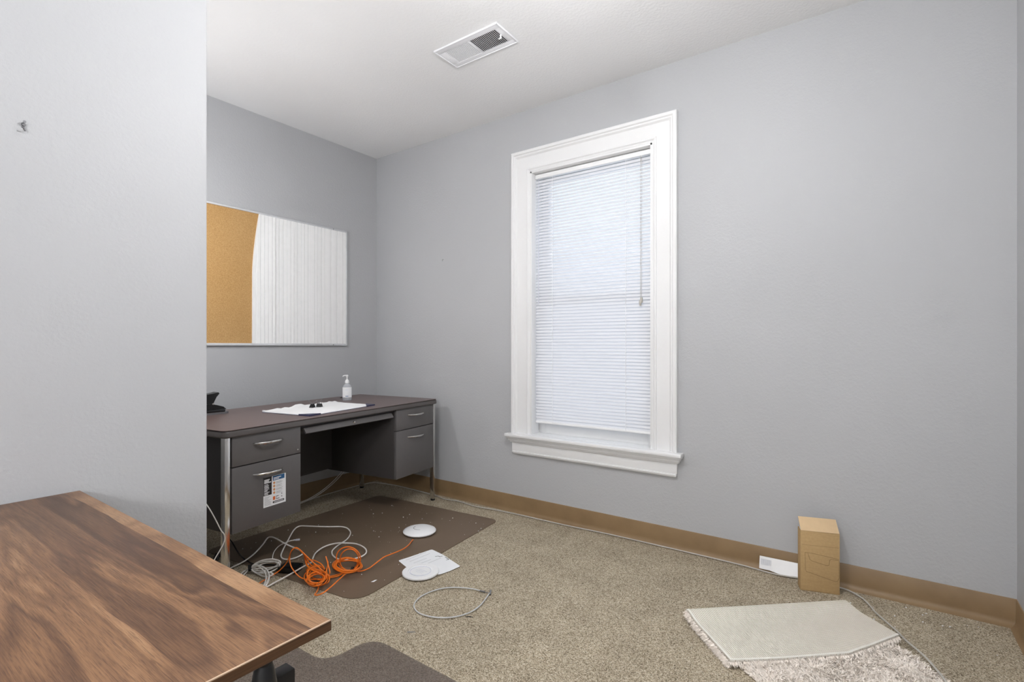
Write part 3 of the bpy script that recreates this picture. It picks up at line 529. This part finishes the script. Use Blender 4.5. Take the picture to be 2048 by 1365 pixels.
part('label_text', MB().box(-.012, .012, -.0252, -.0244, .078, .080).box(-.012, .008, -.0252, -.0244, .073, .075), 'label_grey', lb)
pump = part('pump', MB().lathe([(.0145, .122), (.0150, .124), (.0150, .136), (.0105, .146), (.0048, .150), (.0042, .170), (.0085, .172), (.0085, .180), (.004, .183)], 20), 'white_plastic', sb)
part('nozzle', MB().tube(smooth([(0, 0, .177), (.012, 0, .1785), (.026, 0, .176), (.031, 0, .170)], 4), .0036, 8), 'white_plastic', pump).rotation_euler = (0, 0, R(161))
hp = thing('hole_punch', 'black and silver paper punch at the left end of the desk', 'paper punch', (-3.10, 1.375, ZT), R(90))
part('base_plate', MB().prism(rounded([(-.16, -.055), (.075, -.055), (.075, .05), (-.16, .05)], [.01, .03, .03, .01], 5), 0, .012), 'steel', hp)
part('base_tray', MB().box(-.15, .05, -.057, .040, .010, .028, .006), 'black_plastic', hp)
vs = [(-.15, .024), (.062, .024), (.045, .040), (.010, .052), (-.02, .06), (-.15, .06)]
part('punch_body', MB().prism(vs, -.040, .040, Matrix.Rotation(R(90), 4, 'X')), 'black_plastic', hp)
vs = [(-.15, .058), (-.025, .058), (-.005, .062), (.012, .098), (.028, .116), (.022, .124), (-.005, .118), (-.06, .112), (-.15, .108)]
part('lever', MB().prism(vs, -.030, .030, Matrix.Rotation(R(90), 4, 'X')), 'black_plastic', hp)
part('hinge_pin', MB().lathe([(.005, -.042), (.005, .042)], 12, Matrix.Translation((-.012, 0, .060)) @ Matrix.Rotation(R(90), 4, 'X')), 'chrome', hp)

# ------------------------------------------------------------------ combination board on the back wall
by0, by1, bz0, bz1 = 1.02, 2.548, 1.144, 2.064
brd = thing('combination_board', 'aluminium framed board, half cork and half white lined panel', 'notice board', (XA, (by0+by1)/2, bz0))
fw = .013
for nm, a in (('frame_rail', (by0, by1, bz0, bz0+fw*1.3)), ('frame_rail', (by0, by1, bz1-fw, bz1)), ('frame_stile', (by0, by0+fw, bz0+fw, bz1-fw)), ('frame_stile', (by1-fw*.7, by1, bz0+fw*1.3, bz1-fw))):
    part(nm, MB().box(XA, XA+.019, a[0], a[1], a[2], a[3], .0015), 'alu', brd, True)
part('cork_panel', MB().box(XA+.001, XA+.008, by0+fw*.5, by1-fw*.5, bz0+fw*.5, bz1-fw*.5), 'cork', brd, True)
def edge(z):                                   # curled left edge of the white panel
    u = (z-bz0)/(bz1-bz0); return 1.785+.003*u+.046*max(0, (u-.55)/.45)**1.5
rows = 24; zs = [bz0+fw+(bz1-bz0-2*fw+.004)*j/rows for j in range(rows+1)]
yend = by1-fw*.6; ribs = 27; pw = (yend-1.785)/ribs
cols = []                                       # each rib: two edges proud, one sunk groove
prs = random.Random(5)
for i in range(ribs):
    y = 1.785+i*pw+prs.uniform(-.003, .003)*(i > 0)
    cols += [(y, .0135), (y+.0014, .0150)]
    cols += [(y+pw-.0022, .0150)]
cols.append((yend, .0125))
vs = []
for z in zs:
    e = edge(z)
    for y, d in cols:
        yy_ = max(y, e+(y-1.785)*.002); vs.append((XA+d+(.004*max(0, 1-(yy_-e)/.05) if y-e < .05 else 0), yy_, z))
nC = len(cols); fs = [(j*nC+i, j*nC+i+1, (j+1)*nC+i+1, (j+1)*nC+i) for j in range(rows) for i in range(nC-1)]
q = len(vs); vs += [(XA+.0085, y, z) for _, y, z in vs]; fs += [(q+a, q+d, q+c, q+b) for a, b, c, d in fs]
bd_ = [j*nC for j in range(rows+1)]; fs += [(bd_[j], bd_[j+1], q+bd_[j+1], q+bd_[j]) for j in range(rows)]
wp = part('white_panel', MB().add(vs, fs), 'white_board', brd, True, 20)
wp.data.materials.append(M['groove'])
for p in wp.data.polygons:                     # the sunk strips between the ribs are grey
    if p.index < rows*(nC-1):
        i = p.index % (nC-1)
        if i % 3 == 0 and i > 3: p.material_index = 1
part('mounting_screw', MB().lathe([(.004, 0), (.003, .003)], 10, Matrix.Translation((XA+.019, 2.42, bz1-.006)) @ Matrix.Rotation(R(90), 4, 'Y')), 'steel', brd, True)
part('mounting_screw', MB().lathe([(.004, 0), (.003, .003)], 10, Matrix.Translation((XA+.019, 2.42, bz0+.008)) @ Matrix.Rotation(R(90), 4, 'Y')), 'steel', brd, True)

# ------------------------------------------------------------------ walnut table
tx0, tx1, ty1, ty0, tz = -1.836, -.661, .461, -.16, .730
tab = thing('walnut_table', 'walnut topped table in the left foreground with black legs', 'table', ((tx0+tx1)/2, (ty0+ty1)/2, 0))
TM = (tx1-tx0)/2; TN = (ty1-ty0)/2
part('tabletop', MB().box(-TM, TM, -TN, TN, tz-.016, tz, .0012), 'walnut', tab)
part('edge_band', MB().box(TM-.0005, TM+.0006, -TN, TN, tz-.0155, tz-.0018), 'walnut_dark', tab); part('edge_band', MB().box(-TM, TM, TN-.0005, TN+.0006, tz-.0155, tz-.0018), 'walnut_dark', tab)
part('edge_chamfer', MB().box(TM-.0022, TM+.0004, -TN, TN, tz-.0016, tz+.0003, .0004), 'edge_band', tab, label='thin pale line along the table edge')
for x in (-TM+.05, TM-.014):
    for y in (TN-.095, -TN+.095):
        lg = part('leg', MB().lathe([(.013, .0036), (.015, .02), (.0165, tz-.10), (.0165, tz-.05), (.0125, tz-.028), (.0105, tz-.022), (.014, tz-.016)], 20, Matrix.Translation((x, y, 0))), 'black_metal', tab)
        part('foot_cap', MB().lathe([(.016, .0036), (.017, .012), (.014, .02)], 16, Matrix.Translation((x, y, 0))), 'black_plastic', lg)
    xs = x-.035
    part('side_rail', MB().box(xs-.012, xs+.012, -TN+.04, TN-.035, tz-.145, tz-.068, .0015), 'black_metal', tab)
part('long_rail', MB().box(-TM+.06, TM-.06, -.02, .02, tz-.12, tz-.09, .001), 'black_metal', tab)

# ------------------------------------------------------------------ chair mats
m1 = rounded([(-1.868, 1.435), (-1.990, 2.645), (-3.07, 2.56), (-3.02, 1.30)], [.10, .06, .06, .06], 8)
tag(meshobj('chair_mat', MB().prism(m1, .0005, .0035), 'mat_brown', None, 0), 'brown vinyl chair mat reaching under the metal desk', 'chair mat')
m2 = rounded([(-1.80, 1.088), (-1.602, 1.092), (-1.588, 1.296), (-.92, 1.286), (-.92, 1.09), (-.62, 1.09), (-.62, .02), (-1.80, .02)], [.03, .09, .09, .09, .09, .05, .05, .05], 8)
tag(meshobj('chair_mat', MB().prism(m2, .0005, .0035), 'mat_clear', None, 0), 'smoky translucent lipped chair mat beside the walnut table', 'chair mat')

# ------------------------------------------------------------------ cables on the floor
def lift(P, r): return [Vector((p.x, p.y, max(p.z, .0038+r))) for p in P]
def cord(pts, r, sub=6, n=8): return MB().tube(lift(smooth(pts, sub), r), r, n)
wt = thing('white_power_cable', 'thick white cord in wide loose loops on the brown mat', 'cable', (-2.25, 1.6, .0))
part('cord', cord(WHITE_THICK, .0037), 'white_cable', wt, True)
wc = thing('white_network_cable', 'coil of white network cable held by a black strap', 'cable', (-2.45, 1.42, 0))
m = MB()
for l_ in WHITE_COIL: m.tube(lift(smooth(l_, 6), .0031), .0031, 8)
part('coil', m, 'white_cable', wc, True)
part('lead', cord(PLUG_CORD, .0024), 'white_cable', wc, True)
a, b = Vector(PLUG[0]), Vector(PLUG[1]); d = (b-a).normalized(); sd = Vector((-d.y, d.x, 0))
PM = Matrix((sd.to_4d(), d.to_4d(), Vector((0, 0, 1, 0)), (0, 0, 0, 1))).transposed(); PM.translation = a
PM = Matrix(((sd.x, d.x, 0, a.x), (sd.y, d.y, 0, a.y), (0, 0, 1, a.z), (0, 0, 0, 1)))
pl = part('plug', MB().box(-.0055, .0055, .004, .026, -.004, .004, .001, PM).box(-.0035, .0035, -.008, .006, -.003, .003, .001, PM), 'label_grey', wc, True)
def strap(c, axis, r, w):
    ax = Vector(axis).normalized(); q = ax.to_track_quat('Z', 'Y').to_matrix().to_4x4(); q.translation = Vector(c)
    return MB().lathe([(r-.002, -w), (r, -w), (r, w), (r-.002, w)], 20, q @ Matrix.Diagonal((1, .8, 1, 1)), False)
t0 = Vector(WHITE_TIE[2]); part('strap', strap((t0.x, t0.y, .028), (.5, .85, .1), .019, .008), 'velcro', wc, True)
oc = thing('orange_network_cable', 'orange network cable in two strapped coils leading to the white disc', 'cable', (-2.1, 1.65, 0))
part('lead', cord(ORANGE_RUN, .0030), 'orange', oc, True)
m = MB()
for l_ in ORANGE: m.tube(lift(smooth(l_, 5), .0029), .0029, 7)
part('coil', m, 'orange', oc, True)
a = Vector(OTIE1[0]); part('strap', strap((a.x, a.y, .019), (.8, .6, 0), .013, .006), 'velcro', oc, True)
a = Vector(OTIE2[0]); part('strap', strap((a.x, a.y, .042), (.2, .3, 1), .008, .004), 'velcro', oc, True)
bk = thing('power_brick', 'black power adapter lying between the white and orange coils', 'power adapter', (-2.397, 1.437, .0036), R(27))
part('case', MB().box(-.050, .050, -.036, .036, 0, .030, .005), 'black_plastic', bk)
part('rating_label', MB().box(-.04, .04, -.022, .022, .0298, .0304), 'black_metal', bk)
part('strain_relief', MB().lathe([(.006, 0), (.004, .022)], 12, Matrix.Translation((-.050, 0, .016)) @ Matrix.Rotation(R(-90), 4, 'Y')), 'black_plastic', bk)
bc = tag(meshobj('black_power_cable', cord(BLACK_CORD, .0036), 'black_cable', None), 'black power cord dropping past the left chrome desk leg', 'cable')
whc = tag(meshobj('white_phone_cable', cord([(-2.42, 1.00, .52), (-2.395, 1.044, .433), (-2.395, 1.075, .369), (-2.395, 1.100, .310), (-2.395, 1.116, .280), (-2.40, 1.112, .24), (-2.42, 1.07, .15), (-2.40, 1.01, .01), (-2.38, .95, .006)], .0024), 'white_cable', None), 'thin white cord hanging in front of the dark left side of the desk', 'cable')
pg = thing('power_plug', 'black plug behind the left chrome desk leg', 'plug', (-2.66, 1.18, .0))
part('plug_body', MB().tube([(-2.70, 1.225, .085), (-2.68, 1.205, .070), (-2.655, 1.185, .050), (-2.62, 1.150, .020)], .013, 10), 'black_plastic', pg, True)
part('prongs', MB().tube([(-2.70, 1.225, .085), (-2.718, 1.242, .098)], .006, 8), 'chrome', pg, True)
part('lead', cord([(-2.62, 1.150, .020), (-2.57, 1.12, .008), (-2.50, 1.05, .006)], .004), 'black_cable', pg, True)
tag(meshobj('white_wire', cord([(-2.76, 1.13, .20), (-2.70, 1.16, .11), (-2.66, 1.175, .075), (-2.60, 1.205, .05), (-2.56, 1.235, .014), (-2.53, 1.245, .006)], .0018), 'white_cable', None), 'thin white wire crossing the black plug', 'cable')
for k in range(2):
    P = [(-3.36, 2.52, .33), (-3.38, 2.49, .20), (-3.37, 2.40, .125), (-3.35, 2.28, .07), (-3.335, 2.16, .036), (-3.33, 2.06, .022), (-3.28, 1.85, .018)]
    tag(meshobj('white_network_cable', cord([(x+.009*k, y+.012*k, z-.003*k) for x, y, z in P], .0030), 'white_cable', None),
        ('rear white cable of the pair sagging under the desk', 'front white cable of the pair sagging under the desk')[k], 'cable', 'white cables under the desk')
tc_ = [(-3.26, 1.90, .006), (-3.351, 2.081, .005), (-3.395, 2.272, .005), (-3.405, 2.415, .005), (-3.405, 2.579, .005), (-3.40, 2.698, .005), (-3.36, 2.765, .005), (-3.21, 2.800, .005), (-3.11, 2.809, .005), (-2.876, 2.803, .005), (-2.697, 2.790, .005), (-2.575, 2.768, .006), (-2.499, 2.785, .005), (-2.423, 2.785, .007), (-2.29, 2.768, .005), (-2.128, 2.788, .005), (-1.929, 2.800, .005), (-1.75, 2.802, .005), (-1.55, 2.808, .005), (-1.34, 2.822, .005), (-1.135, 2.826, .005), (-.90, 2.827, .005), (-.662, 2.826, .005), (-.53, 2.822, .005), (-.40, 2.808, .005), (-.28, 2.828, .005), (-.20, 2.829, .005), (-.115, 2.826, .006), (-.075, 2.806, .006), (-.037, 2.766, .006), (-.009, 2.705, .006), (.012, 2.649, .006), (.058, 2.564, .006), (.088, 2.506, .006), (.108, 2.431, .02), (.153, 2.34, .026), (.187, 2.247, .026), (.23, 2.13, .02), (.33, 2.02, .006), (.42, 1.8, .005)]
tag(meshobj('grey_power_cable', cord(tc_, .0036, 5), 'grey_cable', None), 'long thin grey cord running along the baseboard and past the box', 'cable')
sw = thing('wire_loop', 'silver wire loop with a clasp lying on the carpet', 'wire', (-1.53, 1.68, 0))
WL = [(-1.474, 1.828), (-1.533, 1.816), (-1.607, 1.776), (-1.65, 1.721), (-1.666, 1.64), (-1.648, 1.576), (-1.615, 1.541), (-1.563, 1.523), (-1.5, 1.534), (-1.438, 1.573), (-1.399, 1.64), (-1.397, 1.722), (-1.432, 1.836)]
part('wire', cord([(x, y, .005) for x, y in WL], .0026), 'steel_wire', sw, True)
part('ferrule', MB().tube([(-1.482, 1.827, .006), (-1.458, 1.830, .006)], .0042, 10), 'steel', sw, True)
part('clasp', MB().tube([(-1.458, 1.830, .006), (-1.432, 1.836, .006)], .0016, 8).tube([(-1.424, 1.828, .004), (-1.436, 1.848, .012)], .0045, 10), 'steel', sw, True)

# ------------------------------------------------------------------ disc, manual, bracket and litter
ap = thing('access_point', 'white domed disc at the end of the orange cable', 'access point', (-2.245, 2.185, .004), R(-20))
part('shell', MB().lathe([(.080, 0), (.090, .003), (.0985, .010), (.0995, .014), (.097, .018), (.085, .024), (.060, .0295), (.03, .032), (.001, .0325)], 48), 'white_plastic', ap)
P = [(.036*math.cos(a), .036*math.sin(a), .0312) for a in [R(200+k*10) for k in range(15)]]
part('light_ring', MB().tube(P, .0012, 6), 'ink_dark', ap)
mp = [(-2.045, 1.835), (-2.030, 1.90), (-2.005, 2.045), (-1.905, 2.028), (-1.731, 1.974), (-1.738, 1.90), (-1.752, 1.842), (-1.87, 1.80), (-1.935, 1.80)]
pm = thing('paper_sheet', 'white instruction sheet with fold marks on the carpet', 'paper', (-1.88, 1.91, 0))
part('sheet', MB().prism(rounded(mp, .012, 3), .0045, .0052), 'paper', pm, True)
g = MB()
def ribbon(m_, pts, w, z):
    for (x0, y0), (x1, y1) in zip(pts, pts[1:]):
        d_ = Vector((x1-x0, y1-y0)); n_ = Vector((-d_.y, d_.x)).normalized()*w
        m_.prism([(x0-n_.x, y0-n_.y), (x1-n_.x, y1-n_.y), (x1+n_.x, y1+n_.y), (x0+n_.x, y0+n_.y)], z, z+.0002)
ribbon(g, [(-1.922, 1.985), (-1.910, 2.0), (-1.900, 1.997), (-1.893, 2.012)], .0018, .0054)
ribbon(g, [(-1.872, 2.010), (-1.835, 2.000), (-1.842, 1.985)], .0018, .0054)
part('fold_marks', g, 'ink_dark', pm, True)
g = MB(); pr = random.Random(2)
for i in range(5):
    x = -2.015+i*.03; ribbon(g, [(x, 1.86), (x+.012, 1.86+pr.uniform(.08, .14))], .0007, .0054)
part('fine_print', g, 'ink', pm, True)
br = thing('mounting_plate', 'flat white round mounting plate on the edge of the paper sheet', 'mounting plate', (-1.843, 1.800, .0055))
part('plate', MB().lathe([(.088, 0), (.091, .002), (.091, .008), (.088, .011), (.062, .0112), (.060, .008), (.001, .008)], 48), 'white_plastic', br)
part('ridge', MB().lathe([(.053, .008), (.053, .0105), (.0515, .0105), (.0515, .008)], 40, None, False), 'label_grey', br)
part('slots', MB().box(-.03, .02, -.001, .001, .0082, .0086).box(-.025, .03, .012, .014, .0082, .0086).box(-.02, .025, -.015, -.013, .0082, .0086), 'label_grey', br)
P = smooth([(0, .004, 0), (.027, .004, 0), (.030, 0, 0), (.027, -.003, 0), (.004, -.003, 0), (.001, 0, 0), (.004, .002, 0), (.022, .002, 0)], 4)
pc = meshobj('paper_clip', MB().tube(P, .0007, 6), 'steel', None); pc.location = (-1.508, 1.400, .0012); pc.rotation_euler = (0, 0, R(40)); tag(pc, 'silver paper clip on the carpet below the wire loop', 'paper clip')
tag(meshobj('dark_splinter', MB().tube([(-1.395, 1.622, .002), (-1.38, 1.632, .003), (-1.364, 1.638, .002)], .0018, 6, radii=[.0012, .002, .0009]), 'black_metal', None), 'short dark splinter on the carpet right of the wire loop', 'splinter')
tag(meshobj('paper_scrap', MB().add([(-1.968, 1.592, .0042), (-1.955, 1.600, .005), (-1.958, 1.624, .006), (-1.969, 1.618, .0045), (-1.962, 1.607, .008)], [(0, 1, 4), (1, 2, 4), (2, 3, 4), (3, 0, 4), (3, 2, 1, 0)]), 'paper', None), 'small white paper scrap on the brown mat', 'paper scrap')
pr = random.Random(11); m = MB()
for i in range(130):
    if i < 95: x, y = pr.uniform(-2.95, -1.92), pr.uniform(1.4, 2.55); z = .0036
    while i < 95 and (Vector((x+2.245, y-2.185)).length < .11 or Vector((x+2.397, y-1.437)).length < .07): x, y = pr.uniform(-2.95, -1.92), pr.uniform(1.4, 2.55)
    if i < 95: pass
    else: x, y = pr.uniform(-.1, .44), pr.uniform(2.55, 2.82); z = .0005
    s_ = pr.choice((.0008, .0010, .0012, .0016, .0026)); a = pr.uniform(0, 6)
    m.box(-s_, s_, -s_*.7, s_*.7, 0, s_, 0, Matrix.Translation((x, y, z)) @ Matrix.Rotation(a, 4, 'Z'))
tag(meshobj('floor_crumbs', m, 'paper', None, 0), 'tiny pale crumbs scattered over mat and carpet', 'crumbs', None, 'stuff')

# ------------------------------------------------------------------ cardboard box and white strip by the baseboard
a = Vector((-.274, 2.712)); b = Vector((-.122, 2.758)); u = (b-a); wB = u.length; ang = math.atan2(u.y, u.x)
cb_ = thing('cardboard_box', 'tall brown cardboard box with a raised top flap against the wall', 'box', (a.x, a.y, 0), ang)
dB, hB, wt_ = .060, .278, .003
part('front_panel', MB().box(0, wB, 0, wt_, 0, hB, .0006), 'card', cb_)
part('back_panel', MB().box(0, wB, dB-wt_, dB, 0, hB, .0006), 'card', cb_)
part('side_panel', MB().box(0, wt_, wt_, dB-wt_, 0, hB, .0006), 'card', cb_); part('side_panel', MB().box(wB-wt_, wB, wt_, dB-wt_, 0, hB, .0006), 'card', cb_)
part('bottom_panel', MB().box(0, wB, 0, dB, 0, .003), 'card', cb_)
fl = part('top_flap', MB().box(.001, wB-.001, 0, .078, 0, .003, .0008), 'card_in', cb_, label='pale inside of the raised flap'); fl.location = (0, .0005, hB); fl.rotation_euler = (R(36), 0, 0)
part('white_liner', MB().box(.004, .03, .008, .05, hB-.03, hB+.012, .006), 'paper', cb_)
g = MB()
def bline(pts):
    for (x0, z0), (x1, z1) in zip(pts, pts[1:]): g.tube([(x0, -.0003, z0), (x1, -.0003, z1)], .0006, 5)
bline([(.018, .178), (.045, .178), (.155, .163)]); bline([(.018, .178), (.020, .098), (.024, .090), (.140, .060), (.150, .062), (.156, .078), (.156, .155)])
bline([(.030, .176), (.038, .148), (.046, .142), (.108, .128), (.116, .132), (.119, .155), (.124, .159), (.156, .158)])
part('printed_outline', g, 'card_ink', cb_)
part('crease', MB().box(.006, wB-.004, -.0003, .0002, .214, .2148), 'card_ink', cb_)
ls = thing('white_strip', 'white plastic strip leaning on the baseboard beside the box', 'strip', (-.38, 2.83, 0))
vs = []; n = 16
for k in range(n+1):
    x = -.470+.19*k/n; zb = .010+.002*math.sin(k/n*9) if k > 3 else .010; yb = 2.8295-.012*max(0, math.sin((k-3)/13*math.pi) if k > 3 else 0)
    vs += [(x, yb, zb), (x, 2.846, .068+.003*k/n), (x, 2.848, .068+.003*k/n), (x, yb+.002, zb)]
fs = [(4*k+i, 4*k+(i+1) % 4, 4*k+4+(i+1) % 4, 4*k+4+i) for k in range(n) for i in range(4)]+[(0, 1, 2, 3), (4*n+3, 4*n+2, 4*n+1, 4*n)]
part('strip_body', MB().add(vs, fs), 'white_plastic', ls, True)
g = MB()
for i in range(9): x = -.462+i*.0055; g.box(x, x+.0012, 2.833, 2.8365, .030, .060)
part('ribs', g, 'label_grey', ls, True)

# ------------------------------------------------------------------ folded shag rug
A_, B_ = Vector((-.628, 2.135)), Vector((-.100, 2.605)); fu = (B_-A_).normalized(); fv = Vector((fu.y, -fu.x)); RW = (B_-A_).length; RL = .60; FL_ = .318
rug = thing('shag_rug', 'ivory shag rug folded over to show its woven backing', 'rug', tuple(A_.lerp(B_, .5))+(0,), 0)
def rp(s, t): p = A_+fu*s+fv*t; return p
NB = 20; vs = []
m = MB().prism([tuple(rp(.01, .004)), tuple(rp(RW-.01, .004)), tuple(rp(RW-.03, RL)), tuple(rp(.15*RL, RL))][::-1], .0005, .006)
part('base_backing', m, 'rug_tape', rug, True)
NU, NV = 48, 26
def flap(u, v, off=0):                         # u across the fold, v away from it
    sk = Vector((0, 0)); bulge = .030*math.exp(-((v)/.10)**2)
    z = .030+.018*math.exp(-(v/.18)**2)+.004*math.sin(7*u+3*v)+.010*max(0, u-.8)*5*v
    t_ = v*FL_*(1+.10*u*u)-.0; s_ = u*RW+v*(.010+.012*u)
    if u > .62: t_ += -.10*v*v*((u-.62)/.38)
    if v == 0: z = .044
    p = rp(s_, t_-.006*(1-v)); return (p.x, p.y, z+off)
gridv = []; uvs = []
back = [(-1.0, -.014), (-.6, -.022), (-.25, -.015)]
for j in range(NV+1):
    for i in range(NU+1): gridv.append(flap(i/NU, j/NV)); uvs.append((i/NU*RW, j/NV*FL_))
q = len(gridv)
# rolled fold edge down to the floor
roll = []
for k, (dz, dt) in enumerate(((-.006, -.008), (-.018, -.012), (-.032, -.006))):
    for i in range(NU+1):
        x, y, z = gridv[i]; roll.append((x+fv.x*dt, y+fv.y*dt, z+dz)); uvs.append((i/NU*RW, -.01*(k+1)))
vs = gridv+roll; fs = [(j*(NU+1)+i, j*(NU+1)+i+1, (j+1)*(NU+1)+i+1, (j+1)*(NU+1)+i) for j in range(NV) for i in range(NU)]
for k in range(3):
    for i in range(NU):
        a0 = (q+(k-1)*(NU+1)+i) if k else i; b0 = q+k*(NU+1)+i; fs.append((a0, b0, b0+1, a0+1))
n0 = len(vs); und = [flap(i/NU, j/NV, -.006) for j in range(NV+1) for i in range(NU+1)]; vs += und; uvs += uvs[:q]
fs += [(n0+a, n0+d, n0+c, n0+b) for a, b, c, d in fs[:NU*NV]]
ring = [NV*(NU+1)+i for i in range(NU+1)]; fs += [(ring[i], ring[i+1], n0+ring[i+1], n0+ring[i]) for i in range(NU)]
for col_ in (0, NU):
    fs += [(j*(NU+1)+col_, (j+1)*(NU+1)+col_, n0+(j+1)*(NU+1)+col_, n0+j*(NU+1)+col_) for j in range(NV)]
wv = part('woven_flap', MB().add(vs, fs), 'woven', rug, True, 60, label='ribbed woven underside of the rug')
ul = wv.data.uv_layers.new(name='UVMap')
for lp in wv.data.loops: ul.data[lp.index].uv = uvs[lp.vertex_index]
tp = [Vector(flap(0, j/20, .0015))+Vector((0, 0, 0)) for j in range(21)]; tp2 = [Vector(flap(i/40, 1, .001)) for i in range(41)]
def tape(P, inw):
    m_ = MB(); v_ = []
    for p, w_ in zip(P, inw): v_ += [p, p+w_, p+w_+Vector((0, 0, -.004)), p+Vector((0, 0, -.006))]
    n_ = len(P); m_.add(v_, [(4*k+i, 4*k+4+i, 4*k+4+(i+1) % 4, 4*k+(i+1) % 4) for k in range(n_-1) for i in range(4)]+[(0, 1, 2, 3), (4*n_-1, 4*n_-2, 4*n_-3, 4*n_-4)]); return m_
part('binding', tape(tp, [Vector((fu.x, fu.y, 0))*.010]*21), 'rug_tape', rug, True)
part('binding', tape(tp2, [Vector((-fv.x, -fv.y, 0))*.009]*41), 'rug_tape', rug, True)
# pile: many bent tufts
pr = random.Random(21); vs = []; fs = []
def tuft(p, dirv, h, w):
    global vs, fs
    side = Vector((pr.uniform(-1, 1), pr.uniform(-1, 1), pr.uniform(-.4, .4))).normalized()*w; d_ = Vector(dirv)
    mid = p+d_*h*.55+Vector((pr.uniform(-1, 1), pr.uniform(-1, 1), 0))*h*.12; tip = p+d_*h+Vector((pr.uniform(-1, 1), pr.uniform(-1, 1), pr.uniform(-.7, .1)))*h*.45
    b_ = len(vs); vs += [p-side, p+side, mid+side*.9, mid-side*.9, tip]; fs += [(b_, b_+1, b_+2, b_+3), (b_+3, b_+2, b_+4)]
clump = [(pr.uniform(0, RW), pr.uniform(0, RL), pr.uniform(0, 6.28)) for _ in range(420)]
for i in range(24000):
    t_ = pr.uniform(.285, RL+.01) if i % 9 else pr.uniform(.0, .32)
    lo, hi = .15*t_-.006, RW-.05*t_+.010
    s_ = pr.uniform(lo, hi) if i % 9 else pr.uniform(hi-.035, hi)
    cl = min(clump[(int(s_*17)*31+int(t_*17)*7) % 420:][:6] or clump[:6], key=lambda c_: (c_[0]-s_)**2+(c_[1]-t_)**2)
    p = rp(s_, t_); lean = cl[2]+pr.uniform(-.7, .7); k_ = pr.uniform(.3, 1.3)
    hgt = pr.uniform(.012, .026)*(1+.35*math.sin(s_*43+1.3*math.sin(t_*37))*math.sin(t_*51))
    tuft(Vector((p.x, p.y, .005)), Vector((math.cos(lean)*k_, math.sin(lean)*k_, 1)).normalized(), hgt, pr.uniform(.0014, .0032))
for i in range(2200):                          # fringe poking out round the fold
    v_ = pr.random(); x, y, z = flap(0, v_, -.007)
    tuft(Vector((x, y, max(.006, z-pr.random()*.02))), Vector((-fu.x+pr.uniform(-.3, .3), -fu.y+pr.uniform(-.3, .3), pr.uniform(-.8, .15))).normalized(), pr.uniform(.006, .016), pr.uniform(.0012, .0024))
for i in range(900):
    u_ = pr.random(); x, y, z = flap(u_, 1, -.007)
    tuft(Vector((x, y, z)), Vector((fv.x*.4+pr.uniform(-.5, .5), fv.y*.4+pr.uniform(-.5, .5), -.7)).normalized(), pr.uniform(.008, .02), pr.uniform(.0012, .0024))
m = MB(); m.v = [Vector((v.x, v.y, max(.001, v.z))) for v in vs]; m.f = fs
me = bpy.data.meshes.new('pile'); inv = rug.matrix_basis.inverted(); me.from_pydata([tuple(inv @ v) for v in m.v], [], fs); me.materials.append(M['pile'])
pile = bpy.data.objects.new('pile', me); COL.objects.link(pile); pile.parent = rug; pile['kind'] = 'stuff'; pile['label'] = 'long ivory shag pile'

# ------------------------------------------------------------------ hooks on the walls
hk = thing('wall_hook', 'small silver picture hook on the near left wall', 'hook', (XP, .346, 1.728))
part('plate', MB().box(0, .0015, -.004, .004, -.004, .010, .0004).lathe([(.005, 0), (.004, .003)], 12, Matrix.Translation((.0015, 0, .005)) @ Matrix.Rotation(R(90), 4, 'Y')), 'steel', hk)
part('hook_wire', MB().tube(smooth([(.002, .002, -.001), (.003, .003, -.008), (.006, .002, -.012), (.011, -.001, -.0105), (.013, -.003, -.007)], 4), .0015, 8), 'steel', hk)
part('nail', MB().tube([(0, 0, .009), (.011, 0, .010)], .0012, 6).lathe([(.0035, 0), (.0035, .0012)], 10, Matrix.Translation((.011, 0, .010)) @ Matrix.Rotation(R(90), 4, 'Y')), 'steel', hk)
wh = thing('wall_nail', 'tiny bent nail in the grey wall left of the window', 'nail', (-2.679, YB, 1.799))
part('shaft', MB().tube([(0, .005, .006), (0, -.010, .006), (0, -.013, -.002), (.001, -.012, -.009)], .0016, 6), 'steel', wh)
